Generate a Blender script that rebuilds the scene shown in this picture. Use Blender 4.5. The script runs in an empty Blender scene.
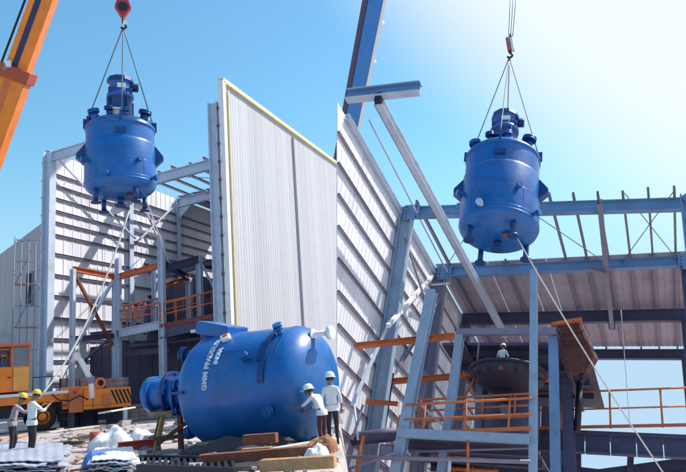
import bpy, bmesh, math, random
from mathutils import Vector, Matrix, noise
import numpy as np
random.seed(7)
V = Vector
SC = bpy.context.scene
COL = SC.collection
# ------------------------------------------------------------------ camera
EYE = V((0, 0, 1.55))
FOC = 686.35; PX, PY = 363.66, 232.71
RL = Matrix(((.9436, .3225, -.0750), (-.1353, .1687, -.9763), (-.3022, .9314, .2028)))
RR = Matrix(((.9207, .3583, .1546), (-.0667, .5348, -.8424), (-.3845, .7653, .5162)))
def ortho(m):
    a = m[0].normalized(); b = (m[1] - a * m[1].dot(a)).normalized(); return Matrix((a, b, a.cross(b)))
RL = ortho(RL); RR = ortho(RR)
cam = bpy.data.cameras.new('camera'); co = bpy.data.objects.new('camera', cam); COL.objects.link(co)
cam.sensor_width = 36; cam.lens = FOC / 686 * 36; cam.clip_end = 4000; cam.clip_start = .1
cam.shift_x = -(PX - 343) / 686; cam.shift_y = -(236 - PY) / 686
m = Matrix((RL[0], -RL[1], -RL[2])).transposed().to_4x4(); m.translation = EYE
co.matrix_world = m; SC.camera = co
# ------------------------------------------------------------------ sky and sun
SUN_EL, SUN_ROT = math.radians(46), math.radians(46)
w = bpy.data.worlds.new('World'); SC.world = w; w.use_nodes = True
nt = w.node_tree; bg = nt.nodes['Background']
sk = nt.nodes.new('ShaderNodeTexSky'); sk.sky_type = 'NISHITA'; sk.sun_disc = False
sk.sun_elevation = SUN_EL; sk.sun_rotation = SUN_ROT
sk.air_density = 1.6; sk.dust_density = .2; sk.ozone_density = 5.0; sk.altitude = 0
tc = nt.nodes.new('ShaderNodeTexCoord'); sp = nt.nodes.new('ShaderNodeSeparateXYZ'); cb = nt.nodes.new('ShaderNodeCombineXYZ')
mx = nt.nodes.new('ShaderNodeMath'); mx.operation = 'MAXIMUM'; mx.inputs[1].default_value = .13
nt.links.new(tc.outputs['Generated'], sp.inputs[0]); nt.links.new(sp.outputs[0], cb.inputs[0]); nt.links.new(sp.outputs[1], cb.inputs[1])
nt.links.new(sp.outputs[2], mx.inputs[0]); nt.links.new(mx.outputs[0], cb.inputs[2]); nt.links.new(cb.outputs[0], sk.inputs[0])
# colour balance of the sky, and the white glare of the hazy air round the sun
gn = nt.nodes.new('ShaderNodeMix'); gn.data_type = 'RGBA'; gn.blend_type = 'MULTIPLY'; gn.inputs[0].default_value = 1; gn.inputs[7].default_value = (.70, 1.0, 1.03, 1)
nt.links.new(sk.outputs[0], gn.inputs[6])
dt = nt.nodes.new('ShaderNodeVectorMath'); dt.operation = 'DOT_PRODUCT'; dt.inputs[1].default_value = (math.sin(SUN_ROT) * math.cos(SUN_EL), math.cos(SUN_ROT) * math.cos(SUN_EL), math.sin(SUN_EL))
nm = nt.nodes.new('ShaderNodeVectorMath'); nm.operation = 'NORMALIZE'; nt.links.new(tc.outputs['Generated'], nm.inputs[0]); nt.links.new(nm.outputs[0], dt.inputs[0])
mr = nt.nodes.new('ShaderNodeMapRange'); mr.interpolation_type = 'SMOOTHSTEP'; mr.inputs[1].default_value = math.cos(math.radians(54)); mr.inputs[2].default_value = math.cos(math.radians(40)); mr.inputs[4].default_value = .97
nt.links.new(dt.outputs['Value'], mr.inputs[0])
gl = nt.nodes.new('ShaderNodeMix'); gl.data_type = 'RGBA'; gl.inputs[7].default_value = (5.3, 5.7, 5.9, 1)
hz = nt.nodes.new('ShaderNodeMapRange'); hz.interpolation_type = 'SMOOTHSTEP'; hz.inputs[1].default_value = .34; hz.inputs[2].default_value = 0; hz.inputs[4].default_value = .95
hm = nt.nodes.new('ShaderNodeMix'); hm.data_type = 'RGBA'; hm.inputs[7].default_value = (2.85, 4.0, 5.2, 1)   # pale haze low over the horizon
nt.links.new(sp.outputs[2], hz.inputs[0]); nt.links.new(hz.outputs[0], hm.inputs[0]); nt.links.new(gn.outputs[2], hm.inputs[6])
nt.links.new(mr.outputs[0], gl.inputs[0]); nt.links.new(hm.outputs[2], gl.inputs[6]); nt.links.new(gl.outputs[2], bg.inputs[0]); bg.inputs[1].default_value = .13
sl = bpy.data.lights.new('sun', 'SUN'); so = bpy.data.objects.new('sun', sl); COL.objects.link(so)
sl.energy = 4.2; sl.angle = math.radians(.5); sl.color = (1, .95, .88)
SUND = V((math.sin(SUN_ROT) * math.cos(SUN_EL), math.cos(SUN_ROT) * math.cos(SUN_EL), math.sin(SUN_EL)))
so.rotation_euler = SUND.to_track_quat('Z', 'Y').to_euler()
SC.view_settings.view_transform = 'Standard'; SC.view_settings.look = 'None'
SC.view_settings.exposure = .45; SC.view_settings.gamma = 1
# ------------------------------------------------------------------ frames: the yard (L) is level; the right-hand works (R) stand square to the slope that falls away beyond the yard
MR = (RL.transposed() @ RR).to_4x4(); MR.translation = EYE
ML = Matrix.Identity(4)
def _ray(R, x, y): return R.transposed() @ V(((x - PX) / FOC, (y - PY) / FOC, 1))
def LA(x, y, ax, v): d = _ray(RL, x, y); return EYE + d * ((v - EYE[ax]) / d[ax])
def LD(x, y, z): return EYE + _ray(RL, x, y) * z
def RA(x, y, ax, v): d = _ray(RR, x, y); return d * (v / d[ax])
def RD(x, y, z): return _ray(RR, x, y) * z
# ------------------------------------------------------------------ materials
MATS = {}
def mat(name, col, rough=.6, metal=0, var=.15, scale=3, bump=.0, bscale=20, dirt=None, dirt_amt=.3, coat=0, streak=False, orand=0):
    if name in MATS: return MATS[name]
    m = bpy.data.materials.new(name); m.use_nodes = True; n = m.node_tree.nodes; l = m.node_tree.links
    b = n['Principled BSDF']; b.inputs['Roughness'].default_value = rough; b.inputs['Metallic'].default_value = metal
    if coat: b.inputs['Coat Weight'].default_value = coat
    t = n.new('ShaderNodeTexCoord'); mp = n.new('ShaderNodeMapping'); l.new(t.outputs['Object'], mp.inputs[0])
    if streak: mp.inputs['Scale'].default_value = (1, 1, .12)
    nz = n.new('ShaderNodeTexNoise'); nz.inputs['Scale'].default_value = scale; nz.inputs['Detail'].default_value = 6; nz.inputs['Roughness'].default_value = .65
    l.new(mp.outputs[0], nz.inputs[0])
    r = n.new('ShaderNodeValToRGB'); r.color_ramp.elements[0].position = .3; r.color_ramp.elements[1].position = .7
    r.color_ramp.elements[0].color = [c * (1 - var) for c in col] + [1]; r.color_ramp.elements[1].color = [min(1, c * (1 + var)) for c in col] + [1]
    l.new(nz.outputs['Fac'], r.inputs[0]); out = r.outputs[0]
    if dirt:
        n2 = n.new('ShaderNodeTexNoise'); n2.inputs['Scale'].default_value = scale * .6; n2.inputs['Detail'].default_value = 9; n2.inputs['Roughness'].default_value = .75
        l.new(mp.outputs[0], n2.inputs[0])
        r2 = n.new('ShaderNodeValToRGB'); r2.color_ramp.elements[0].position = .52; r2.color_ramp.elements[1].position = .68
        r2.color_ramp.elements[0].color = (0, 0, 0, 1); r2.color_ramp.elements[1].color = (dirt_amt,) * 3 + (1,)
        l.new(n2.outputs['Fac'], r2.inputs[0])
        mxn = n.new('ShaderNodeMix'); mxn.data_type = 'RGBA'; l.new(r2.outputs[0], mxn.inputs[0]); l.new(out, mxn.inputs[6]); mxn.inputs[7].default_value = (*dirt, 1)
        out = mxn.outputs[2]
    if orand:
        oi = n.new('ShaderNodeObjectInfo'); m1 = n.new('ShaderNodeMapRange'); m1.inputs[3].default_value = 1 - orand; m1.inputs[4].default_value = 1 + orand * .6; l.new(oi.outputs['Random'], m1.inputs[0])
        vs_ = n.new('ShaderNodeVectorMath'); vs_.operation = 'SCALE'; l.new(out, vs_.inputs[0]); l.new(m1.outputs[0], vs_.inputs['Scale']); out = vs_.outputs[0]
    l.new(out, b.inputs['Base Color'])
    rr = n.new('ShaderNodeMapRange'); rr.inputs[3].default_value = max(.02, rough - .1); rr.inputs[4].default_value = min(1, rough + .12)
    l.new(nz.outputs['Fac'], rr.inputs[0]); l.new(rr.outputs[0], b.inputs['Roughness'])
    if bump:
        nb = n.new('ShaderNodeTexNoise'); nb.inputs['Scale'].default_value = bscale; nb.inputs['Detail'].default_value = 5; l.new(t.outputs['Object'], nb.inputs[0])
        bp = n.new('ShaderNodeBump'); bp.inputs['Strength'].default_value = bump; bp.inputs['Distance'].default_value = .05
        l.new(nb.outputs['Fac'], bp.inputs['Height']); l.new(bp.outputs[0], b.inputs['Normal'])
    MATS[name] = m; return m
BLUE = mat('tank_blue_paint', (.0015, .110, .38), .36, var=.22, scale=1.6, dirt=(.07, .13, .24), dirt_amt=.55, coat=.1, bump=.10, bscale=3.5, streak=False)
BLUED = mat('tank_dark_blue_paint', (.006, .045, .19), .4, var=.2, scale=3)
RIGSTEEL = mat('dark_steel', (.035, .035, .045), .5, .6)
REDOX = mat('red_oxide_paint', (.42, .07, .03), .6, dirt=(.2, .08, .04))
PALEST = mat('pale_grey_blue_steel_paint', (.50, .58, .70), .5, var=.1, scale=1.5, dirt=(.30, .27, .28), dirt_amt=.5, bump=.05, bscale=5)
MIDST = mat('blue_steel_paint', (.15, .27, .46), .5, var=.12, scale=1.2, dirt=(.14, .12, .15), dirt_amt=.6, bump=.06, bscale=5)
POSTB = mat('light_blue_steel_paint', (.27, .37, .50), .5, var=.12, scale=1.5, dirt=(.20, .17, .18), dirt_amt=.6, bump=.06, bscale=5)
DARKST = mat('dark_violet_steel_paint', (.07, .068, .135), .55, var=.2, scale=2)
PURL = mat('grey_violet_purlin', (.21, .20, .29), .55, var=.15)
GIRT = mat('grey_violet_girt', (.30, .26, .34), .6, var=.15)
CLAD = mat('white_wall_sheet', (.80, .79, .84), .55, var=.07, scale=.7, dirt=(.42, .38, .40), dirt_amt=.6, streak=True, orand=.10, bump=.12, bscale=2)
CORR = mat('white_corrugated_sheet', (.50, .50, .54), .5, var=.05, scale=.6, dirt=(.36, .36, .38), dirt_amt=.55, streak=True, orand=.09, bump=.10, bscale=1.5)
CREAM = mat('cream_flashing', (.72, .62, .36), .5, var=.12, dirt=(.4, .33, .2))
ROOFU = mat('roof_sheet_underside', (.42, .38, .47), .6, var=.1, scale=.8, dirt=(.28, .22, .24), dirt_amt=.6, orand=.12)
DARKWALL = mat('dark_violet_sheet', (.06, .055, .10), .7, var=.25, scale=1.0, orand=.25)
ORANGE = mat('crane_orange_paint', (.88, .23, .015), .42, var=.12, scale=1.5, dirt=(.35, .12, .04), dirt_amt=.5, bump=.06, bscale=4)
ORRED = mat('faded_orange_paint', (.62, .16, .05), .5, var=.18, dirt=(.25, .1, .05))
RAILO = mat('orange_primer_paint', (.55, .15, .05), .6, var=.2, dirt=(.25, .1, .06))
NAVY = mat('navy_paint', (.02, .025, .09), .5)
BLACK = mat('black_rubber', (.02, .02, .022), .85, var=.3, bump=.2)
BOOMB = mat('blue_boom_paint', (.03, .20, .55), .4, var=.15, dirt=(.03, .08, .2))
WHITEP = mat('white_paint', (.80, .80, .80), .45, var=.06, dirt=(.5, .47, .45))
YEL = mat('yellow_helmet_plastic', (.75, .50, .06), .4, var=.05)
WHELM = mat('white_helmet_plastic', (.82, .82, .80), .35, var=.04)
SKIN = mat('skin', (.26, .14, .09), .6, var=.08)
SHW = mat('white_cotton', (.72, .72, .74), .9, var=.1, scale=8, bump=.4, bscale=12)
SHG = mat('grey_brown_cotton', (.33, .27, .29), .9, var=.15, scale=8, bump=.4, bscale=12)
SHB = mat('blue_cotton', (.10, .25, .55), .9, var=.15, scale=8, bump=.4, bscale=12)
TRD = mat('black_cotton', (.025, .022, .03), .9, var=.25, scale=8, bump=.4, bscale=12)
TRR = mat('dark_maroon_cotton', (.09, .03, .04), .9, var=.25, scale=8, bump=.4, bscale=12)
HAIR = mat('black_hair', (.015, .012, .012), .7)
GLASS = mat('dusty_glass', (.16, .20, .24), .12, var=.25, scale=2)
BRICK = mat('pinkish_grey_block', (.44, .33, .32), .9, var=.22, scale=4, orand=.25, bump=.5, bscale=14)
WOOD = mat('weathered_timber', (.42, .25, .12), .85, var=.3, scale=5, bump=.4)
WOODP = mat('pale_plank', (.68, .60, .50), .85, var=.2, scale=5, bump=.3)
TARP = mat('white_tarpaulin', (.78, .77, .80), .6, var=.1, scale=2, dirt=(.45, .42, .44), bump=.3, bscale=5)
SHEET = mat('galvanised_sheet', (.48, .50, .60), .45, .3, var=.25, scale=3, dirt=(.3, .28, .34), dirt_amt=.6, bump=.3, bscale=4)
TARB = mat('blue_tarpaulin', (.07, .17, .52), .6, var=.2, bump=.3, bscale=6)
CONC = mat('concrete', (.36, .33, .34), .9, var=.2, scale=2, bump=.4)
FARW = mat('grey_beige_sheet_wall', (.40, .37, .38), .8, var=.12, scale=1, streak=True)
ROPE = mat('pale_rope', (.62, .58, .54), .9)
WIRE = mat('steel_wire_rope', (.16, .17, .20), .5, .5)
RUST = mat('rusty_steel', (.20, .065, .035), .8, var=.4, scale=6, dirt=(.12, .05, .04), bump=.3)
LETTER = mat('white_lettering', (.55, .62, .72), .5, var=.03)
def ground_mat():
    m = bpy.data.materials.new('dusty_yard'); m.use_nodes = True; n = m.node_tree.nodes; l = m.node_tree.links; b = n['Principled BSDF']; b.inputs['Roughness'].default_value = .92
    t = n.new('ShaderNodeTexCoord'); a = n.new('ShaderNodeTexNoise'); a.inputs['Scale'].default_value = .35; a.inputs['Detail'].default_value = 10; a.inputs['Roughness'].default_value = .7
    c = n.new('ShaderNodeTexNoise'); c.inputs['Scale'].default_value = 6; c.inputs['Detail'].default_value = 8
    l.new(t.outputs['Object'], a.inputs[0]); l.new(t.outputs['Object'], c.inputs[0])
    r = n.new('ShaderNodeValToRGB'); e = r.color_ramp.elements; e[0].position = .32; e[0].color = (.30, .25, .24, 1); e[1].position = .62; e[1].color = (.54, .485, .47, 1)
    e2 = e.new(.45); e2.color = (.43, .37, .36, 1)
    l.new(a.outputs['Fac'], r.inputs[0])
    mi = n.new('ShaderNodeMix'); mi.data_type = 'RGBA'; mi.blend_type = 'MULTIPLY'; mi.inputs[0].default_value = .5
    r2 = n.new('ShaderNodeValToRGB'); r2.color_ramp.elements[0].position = .35; r2.color_ramp.elements[1].position = .6; r2.color_ramp.elements[0].color = (.55, .5, .5, 1)
    l.new(c.outputs['Fac'], r2.inputs[0]); l.new(r.outputs[0], mi.inputs[6]); l.new(r2.outputs[0], mi.inputs[7]); l.new(mi.outputs[2], b.inputs['Base Color'])
    bp = n.new('ShaderNodeBump'); bp.inputs['Strength'].default_value = .7; bp.inputs['Distance'].default_value = .06; l.new(c.outputs['Fac'], bp.inputs['Height']); l.new(bp.outputs[0], b.inputs['Normal'])
    return m
GROUND = ground_mat()
# ------------------------------------------------------------------ mesh builder
class MB:
    def __init__(s, xf=None): s.v = []; s.f = []; s.sm = []; s.xf = xf
    def add(s, vs, fs, smooth=False):
        o = len(s.v)
        s.v += [(s.xf @ V(p)) if s.xf else V(p) for p in vs]
        s.f += [tuple(i + o for i in f) for f in fs]; s.sm += [smooth] * len(fs); return s
    def box(s, c, size, rot=None):
        x, y, z = [k / 2 for k in size]
        vs = [V((a * x, b * y, d * z)) for a in (-1, 1) for b in (-1, 1) for d in (-1, 1)]
        if rot is not None: vs = [rot @ p for p in vs]
        return s.add([p + V(c) for p in vs], [(0, 1, 3, 2), (4, 6, 7, 5), (0, 4, 5, 1), (2, 3, 7, 6), (0, 2, 6, 4), (1, 5, 7, 3)])
    def sweep(s, p1, p2, prof, up=V((0, 0, 1)), smooth=False, prof2=None):
        p1 = V(p1); p2 = V(p2); d = (p2 - p1).normalized(); up = V(up)
        if abs(d.dot(up)) > .97: up = V((0, 1, 0)) if abs(d.y) < .9 else V((1, 0, 0))
        x = d.cross(up).normalized(); y = x.cross(d)
        n = len(prof); q = prof2 or prof
        vs = [p1 + x * a + y * b for a, b in prof] + [p2 + x * a + y * b for a, b in q]
        fs = [(i, (i + 1) % n, n + (i + 1) % n, n + i) for i in range(n)]
        s.add(vs, fs, smooth); o = len(s.v) - 2 * n
        s.f += [tuple(o + i for i in reversed(range(n))), tuple(o + n + i for i in range(n))]; s.sm += [False, False]; return s
    def bar(s, p1, p2, w, h, up=V((0, 0, 1))):
        return s.sweep(p1, p2, [(-w / 2, -h / 2), (w / 2, -h / 2), (w / 2, h / 2), (-w / 2, h / 2)], up)
    def ibeam(s, p1, p2, w, h, up=V((0, 0, 1)), tf=None, tw=None):
        tf = tf or h * .09; tw = tw or w * .09; a = w / 2; b = h / 2; c = tw / 2; e = b - tf
        return s.sweep(p1, p2, [(-a, -b), (a, -b), (a, -e), (c, -e), (c, e), (a, e), (a, b), (-a, b), (-a, e), (-c, e), (-c, -e), (-a, -e)], up)
    def cchan(s, p1, p2, w, h, up=V((0, 0, 1)), t=.02):
        a = w / 2; b = h / 2
        return s.sweep(p1, p2, [(-a, -b), (a, -b), (a, -b + t), (-a + t, -b + t), (-a + t, b - t), (a, b - t), (a, b), (-a, b)], up)
    def tube(s, p1, p2, r, n=10, r2=None):
        r2 = r if r2 is None else r2
        c = [(math.cos(6.28318 * i / n), math.sin(6.28318 * i / n)) for i in range(n)]
        return s.sweep(p1, p2, [(a * r, b * r) for a, b in c], smooth=True, prof2=[(a * r2, b * r2) for a, b in c])
    def path(s, pts, r, n=8):
        pts = [V(p) for p in pts]; o = len(s.v); N = len(pts); ref = V((.31, .57, .76)).normalized()
        for i, p in enumerate(pts):
            d = (pts[min(i + 1, N - 1)] - pts[max(i - 1, 0)]).normalized(); x = d.cross(ref).normalized(); y = d.cross(x)
            for k in range(n):
                a = 2 * math.pi * k / n; q = p + x * r * math.cos(a) + y * r * math.sin(a); s.v.append(s.xf @ q if s.xf else q)
        for i in range(N - 1):
            for k in range(n): s.f.append((o + i * n + k, o + i * n + (k + 1) % n, o + (i + 1) * n + (k + 1) % n, o + (i + 1) * n + k)); s.sm.append(True)
        s.f += [tuple(o + k for k in reversed(range(n))), tuple(o + (N - 1) * n + k for k in range(n))]; s.sm += [False, False]
        return s
    def lathe(s, prof, n=48, M=None, smooth=True, cap=False):
        M = M or Matrix.Identity(4); vs = []; fs = []
        for r, z in prof:
            for i in range(n):
                a = 2 * math.pi * i / n; vs.append(M @ V((r * math.cos(a), r * math.sin(a), z)))
        for k in range(len(prof) - 1):
            for i in range(n):
                j = (i + 1) % n; fs.append((k * n + i, k * n + j, (k + 1) * n + j, (k + 1) * n + i))
        if cap: fs.append(tuple(reversed(range(n)))); fs.append(tuple((len(prof) - 1) * n + i for i in range(n)))
        return s.add(vs, fs, smooth)
    def mesh(s, name, m, base):
        me = bpy.data.meshes.new(name); me.from_pydata([tuple(p - base) for p in s.v], [], s.f); me.materials.append(m)
        me.polygons.foreach_set('use_smooth', s.sm); me.update(); return me
class Thing:
    def __init__(s, name, label, cat, base=(0, 0, 0), frame='L', group=None, kind=None):
        s.base = V(base); s.fr = MR if frame == 'R' else ML
        s.o = bpy.data.objects.new(name, None); COL.objects.link(s.o); s.o.empty_display_size = .3
        s.o.matrix_world = s.fr @ Matrix.Translation(s.base)
        if label: s.o['label'] = label
        if cat: s.o['category'] = cat
        if group: s.o['group'] = group
        if kind: s.o['kind'] = kind
    def part(s, name, mb, m, parent=None, label=None, bevel=0, kind=None):
        me = mb.mesh(name, m, s.base) if isinstance(mb, MB) else mb
        o = bpy.data.objects.new(name, me); COL.objects.link(o); o.parent = parent or s.o
        if label: o['label'] = label
        if kind: o['kind'] = kind
        if bevel:
            b = o.modifiers.new('bevel', 'BEVEL'); b.width = bevel; b.segments = 2; b.limit_method = 'ANGLE'
        return o
def single(name, mb, m, label, cat, base=(0, 0, 0), frame='L', group=None, kind=None, bevel=0):
    me = mb.mesh(name, m, V(base)); o = bpy.data.objects.new(name, me); COL.objects.link(o)
    o.matrix_world = (MR if frame == 'R' else ML) @ Matrix.Translation(V(base))
    if label: o['label'] = label
    if cat: o['category'] = cat
    if group: o['group'] = group
    if kind: o['kind'] = kind
    if bevel:
        b = o.modifiers.new('bevel', 'BEVEL'); b.width = bevel; b.segments = 2; b.limit_method = 'ANGLE'
    return o
def B(): return MB()
X3, Y3, Z3 = V((1, 0, 0)), V((0, 1, 0)), V((0, 0, 1))
# ------------------------------------------------------------------ ground
def build_ground():
    bd = V((-.3717, .9663, 0)).normalized(); rt = V((bd.y, -bd.x, 0))
    nR = (MR.to_3x3() @ Z3)
    def zR(x, y): return 1.55 - (1.62 + nR.x * x + nR.y * y) / nR.z
    def coords(lo, hi):
        a = []; t = lo
        while t < hi: a.append(t); t += max(.12 if abs(t) < 2.2 else .35, abs(t - (0 if lo < 0 else 0)) * .03 if abs(t) < 60 else abs(t) * .08)
        a.append(hi); return a
    ss = coords(-500, 500); tt = [-6 + i * .5 for i in range(92)] + [40 * 1.06 ** i for i in range(1, 46)]
    vs = []; n = len(ss)
    for t in tt:
        for s_ in ss:
            p = bd * t + rt * s_
            k = min(1, max(0, (s_ + .1) / 1.0)); k = k * k * (3 - 2 * k)
            z = .05 * noise.noise(V((p.x * .5, p.y * .5, 0))) + .03 * noise.noise(V((p.x * 2, p.y * 2, 3)))
            if abs(s_) < 60 and t < 60: pass
            zz = z * (1 - k) + min(zR(p.x, p.y), -.1) * k if t > -5 else z
            vs.append((p.x, p.y, zz))
    fs = [(j * n + i, j * n + i + 1, (j + 1) * n + i + 1, (j + 1) * n + i) for j in range(len(tt) - 1) for i in range(n - 1)]
    mb = MB(); mb.add(vs, fs, True)
    single('ground', mb, GROUND, None, None, kind='structure')
build_ground()
# ------------------------------------------------------------------ LEFT: steel framed building
XR, XL, Y1 = -19.8, -32.0, 34.0
ZR, ZL = 18.1, 17.2
FY = [Y1, 42.0, 48.2, 55.0]
bt = Thing('steel_framed_building', 'half clad steel framed building with white walls and open front, behind the lying blue tank', 'building', (XL, Y1, 0))
for i, y in enumerate(FY):
    mb = B().ibeam((XL + .05, y, 0), (XL + .05, y, ZL), .55 if i == 0 else .45, .62 if i == 0 else .5, up=X3)
    c = bt.part('column', mb, PALEST)
    if i == 0:
        for k in range(14):
            z = 1.4 + k * 1.16
            bt.part('bolt', B().box((XL - .34, y - .1, z), (.16, .12, .12)), RUST, parent=c)
    c = bt.part('column', B().ibeam((XR, y, 0), (XR, y, ZR), .5, .6, up=X3), PALEST)
    if i == 0:
        for k in range(15):
            bt.part('bolt', B().box((XR + .42, y - .3, 2.2 + k * 1.1), (.14, .12, .12)), RUST, parent=c)
# rafters: the first one stops short of the right column
p = LA(120, 133, 1, Y1)
bt.part('rafter', B().ibeam((XL + .3, Y1, ZL - .35), (XL + 5.2, Y1, ZL - .35 + .9 * 5.2 / 12.2), .3, .6), PALEST)
for y in FY[1:]:
    bt.part('rafter', B().ibeam((XL + .3, y, ZL - .4), (XR - .3, y, ZR - .4), .35, .75), PALEST)
    bt.part('haunch', B().add([(XL + .3, y - .03, ZL - .8), (XL + 1.5, y - .03, ZL - .7), (XL + .3, y - .03, ZL - 1.8), (XL + .3, y + .03, ZL - .8), (XL + 1.5, y + .03, ZL - .7), (XL + .3, y + .03, ZL - 1.8)],
        [(0, 1, 2), (5, 4, 3), (0, 3, 4, 1), (1, 4, 5, 2), (2, 5, 3, 0)]), PALEST)
for i in range(1, 9):
    x = XL + i * 12.2 / 9; z = ZL + .9 * i / 9
    bt.part('purlin', B().cchan((x, FY[1] - (.4 if i % 2 else .1), z + .08), (x, FY[3] + .3, z + .08), .1, .22, t=.02), PURL)
for i in range(9):
    x = XL + (i + .5) * 12.2 / 9; z = ZL + .9 * (i + .5) / 9 + .24
    bt.part('roof_panel', B().box((x, (FY[2] + FY[3]) / 2 + .2, z), (12.2 / 9 - .03, FY[3] - FY[2], .06)), ROOFU)
bt.part('eaves_beam', B().cchan((XL - .2, Y1, ZL + .05), (XL - .2, 60, ZL + .05), .15, .3), PALEST)
# brace rods in the roof bay
for a, b in (((XL + 3, FY[1]), (XR - 3, FY[2])), ((XR - 3, FY[1]), (XL + 3, FY[2]))):
    bt.part('brace_rod', B().tube((a[0], a[1], ZL), (b[0], b[1], ZL), .03, 6), PURL)
# left wall: girts and cladding panels seen from inside
gy = [174.7, 186, 198.5, 211, 222.5, 235, 254, 275, 296, 318, 339, 361, 384]
gz = [LA(60, y, 0, XL + .25)[2] for y in gy] + [.1]
zs = [ZL + .1] + gz
ys = [Y1 + .35, FY[1], FY[2], FY[3], 60]
for z in gz[:-1]:
    bt.part('girt', B().cchan((XL + .06, Y1 + .3, z), (XL + .06, 60, z), .1, .15, t=.02), GIRT)
for k in range(len(zs) - 1):
    for j in range(len(ys) - 1):
        z0, z1 = zs[k + 1] + .01, zs[k] - .01
        mb = B(); L_ = ys[j + 1] - ys[j] - .03; nr = 10
        mb.box((XL - .03, (ys[j] + ys[j + 1]) / 2, (z0 + z1) / 2), (.04, L_, z1 - z0))
        for r in range(nr): mb.box((XL + .002, ys[j] + .3 + r * (L_ - .4) / (nr - 1), (z0 + z1) / 2), (.03, .09, z1 - z0 - .01))
        bt.part('cladding_panel', mb, CLAD)
# diagonal wall braces in the first bays
bt.part('brace', B().bar(LA(168, 262, 0, XL + .5), LA(147, 213, 0, XL + .5), .12, .12), PALEST)
bt.part('brace', B().bar(LA(141, 238, 0, XL + .5), LA(172, 208, 0, XL + .5), .12, .12), PALEST)
bt.part('brace', B().bar((XL + .6, FY[0] + .3, ZL - .6), (XL + .6, FY[1], ZL - 4.5), .1, .1), PALEST)
# right wall: corrugated sheets seen from outside
XW = -19.2; ZW = 19.32
def sheet_mesh(wd, h):
    mb = B(); prof = [(0, 0), (.17, 0), (.19, .012), (.28, .012), (.30, 0)]; pts = []
    y = 0
    while y < wd - .02:
        for a, b in prof[:-1]:
            if y + a <= wd: pts.append((y + a, b))
        y += .333
    pts.append((wd, 0)); n = len(pts)
    vs = [(b, a, 0) for a, b in pts] + [(b, a, h) for a, b in pts] + [(b - .02, a, 0) for a, b in pts] + [(b - .02, a, h) for a, b in pts]
    fs = [(i, i + 1, n + i + 1, n + i) for i in range(n - 1)] + [(2 * n + i + 1, 2 * n + i, 3 * n + i, 3 * n + i + 1) for i in range(n - 1)]
    fs += [(n + i, n + i + 1, 3 * n + i + 1, 3 * n + i) for i in range(n - 1)] + [(0, n, 3 * n, 2 * n), (n - 1, 3 * n - 1, 4 * n - 1, 2 * n - 1)]
    mb.add(vs, fs); me = mb.mesh('corrugated_sheet', CORR, V((0, 0, 0))); return me
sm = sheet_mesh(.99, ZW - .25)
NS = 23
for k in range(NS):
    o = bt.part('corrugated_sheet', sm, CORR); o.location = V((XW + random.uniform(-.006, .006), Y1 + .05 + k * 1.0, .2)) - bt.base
bt.part('parapet_cap', B().box((XW + .02, Y1 + NS / 2, ZW + .08), (.36, NS + .3, .26)), CREAM)
bt.part('corner_flashing', B().box((XW + .03, Y1 - .08, ZW / 2 + .05), (.34, .34, ZW - .1)), WHITEP)
bt.part('corner_flashing', B().box((XW + .1, Y1 + .55, ZW / 2 - .1), (.09, .12, ZW - .5)), CREAM)
bt.part('joint_flashing', B().box((XW + .1, 43.95, ZW / 2 - .1), (.06, .16, ZW - .4)), PURL)
mb = B()
for k in range(13):
    for j in range(NS * 3):
        mb.box((XW + .028, Y1 + .2 + j * .3333, 1.45 + k * 1.42), (.012, .016, .016))
bt.part('screw_rows', mb, RIGSTEEL, kind='stuff')
for k in range(12):
    bt.part('wall_rail', B().cchan((XW - .15, Y1 + .1, 1.5 + k * 1.5), (XW - .15, Y1 + NS, 1.5 + k * 1.5), .2, .16), PURL)
for y in [Y1 + .6, 39, 43.95, 50, 56]:
    bt.part('parapet_post', B().box((XW - .3, y, ZR + .3), (.12, .12, 1.9)), PURL)
# back wall and block infill in the dark ground storey
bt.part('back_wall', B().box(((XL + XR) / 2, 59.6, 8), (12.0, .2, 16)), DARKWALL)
for k in range(4):
    z = ZR - 2.0 - k * 3.6
    bt.part('end_rail', B().cchan((XR - 4.2, FY[3] - .2, z), (XR - .4, FY[3] - .2, z), .15, .2), RUST)
bt.part('end_panel', B().box((XR - 2.2, FY[3], 12.5), (4.2, .08, 9.0)), mat('brown_sheet', (.20, .13, .13), .7))

# ------------------------------------------------------------------ LEFT: platform inside the building
YP = 35.6
def LPp(x, y): return LA(x, y, 1, YP)
pt = Thing('steel_work_platform', 'two level steel work platform with orange rails standing in the open front of the building', 'platform', (LPp(117, 380).x, YP, 0))
def lpost(xt, yt, Y, wdt=.24, m=PALEST, zb=0):
    t = LA(xt, yt, 1, Y); return pt.part('post', B().ibeam((t.x, Y, zb), (t.x, Y, t.z), wdt, wdt * 1.1, up=X3), m)
lpost(118, 258, YP, .30); lpost(161, 235, YP, .32)
lpost(199, 256, 38.5, .32); lpost(155, 264, 40.5, .34); lpost(189, 278, 42, .34); lpost(142, 262, 44, .3); lpost(207, 282, 44, .3)
def lbeam(a, b, Ya, Yb, w, h, m, name='beam'):
    p = LA(*a, 1, Ya); q = LA(*b, 1, Yb); return pt.part(name, B().ibeam(p, q, w, h), m)
pA = LPp(118, 333); pB = LPp(161, 326)
zd = (pA.z + pB.z) / 2
lbeam((117, 334), (161, 325), YP, YP, .3, .5, PALEST)
lbeam((161, 332), (216, 320), YP + .05, YP + .05, .3, .8, DARKST)
lbeam((161, 326), (216, 315), YP - .02, YP - .02, .1, .22, REDOX, 'toe_board')
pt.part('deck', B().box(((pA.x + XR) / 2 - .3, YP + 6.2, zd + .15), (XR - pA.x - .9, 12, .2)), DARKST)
for yy in (38.5, 42, 46): pt.part('beam', B().ibeam((pA.x, yy, zd - .25), (XR - .6, yy, zd - .25), .3, .5), DARKST)
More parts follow.
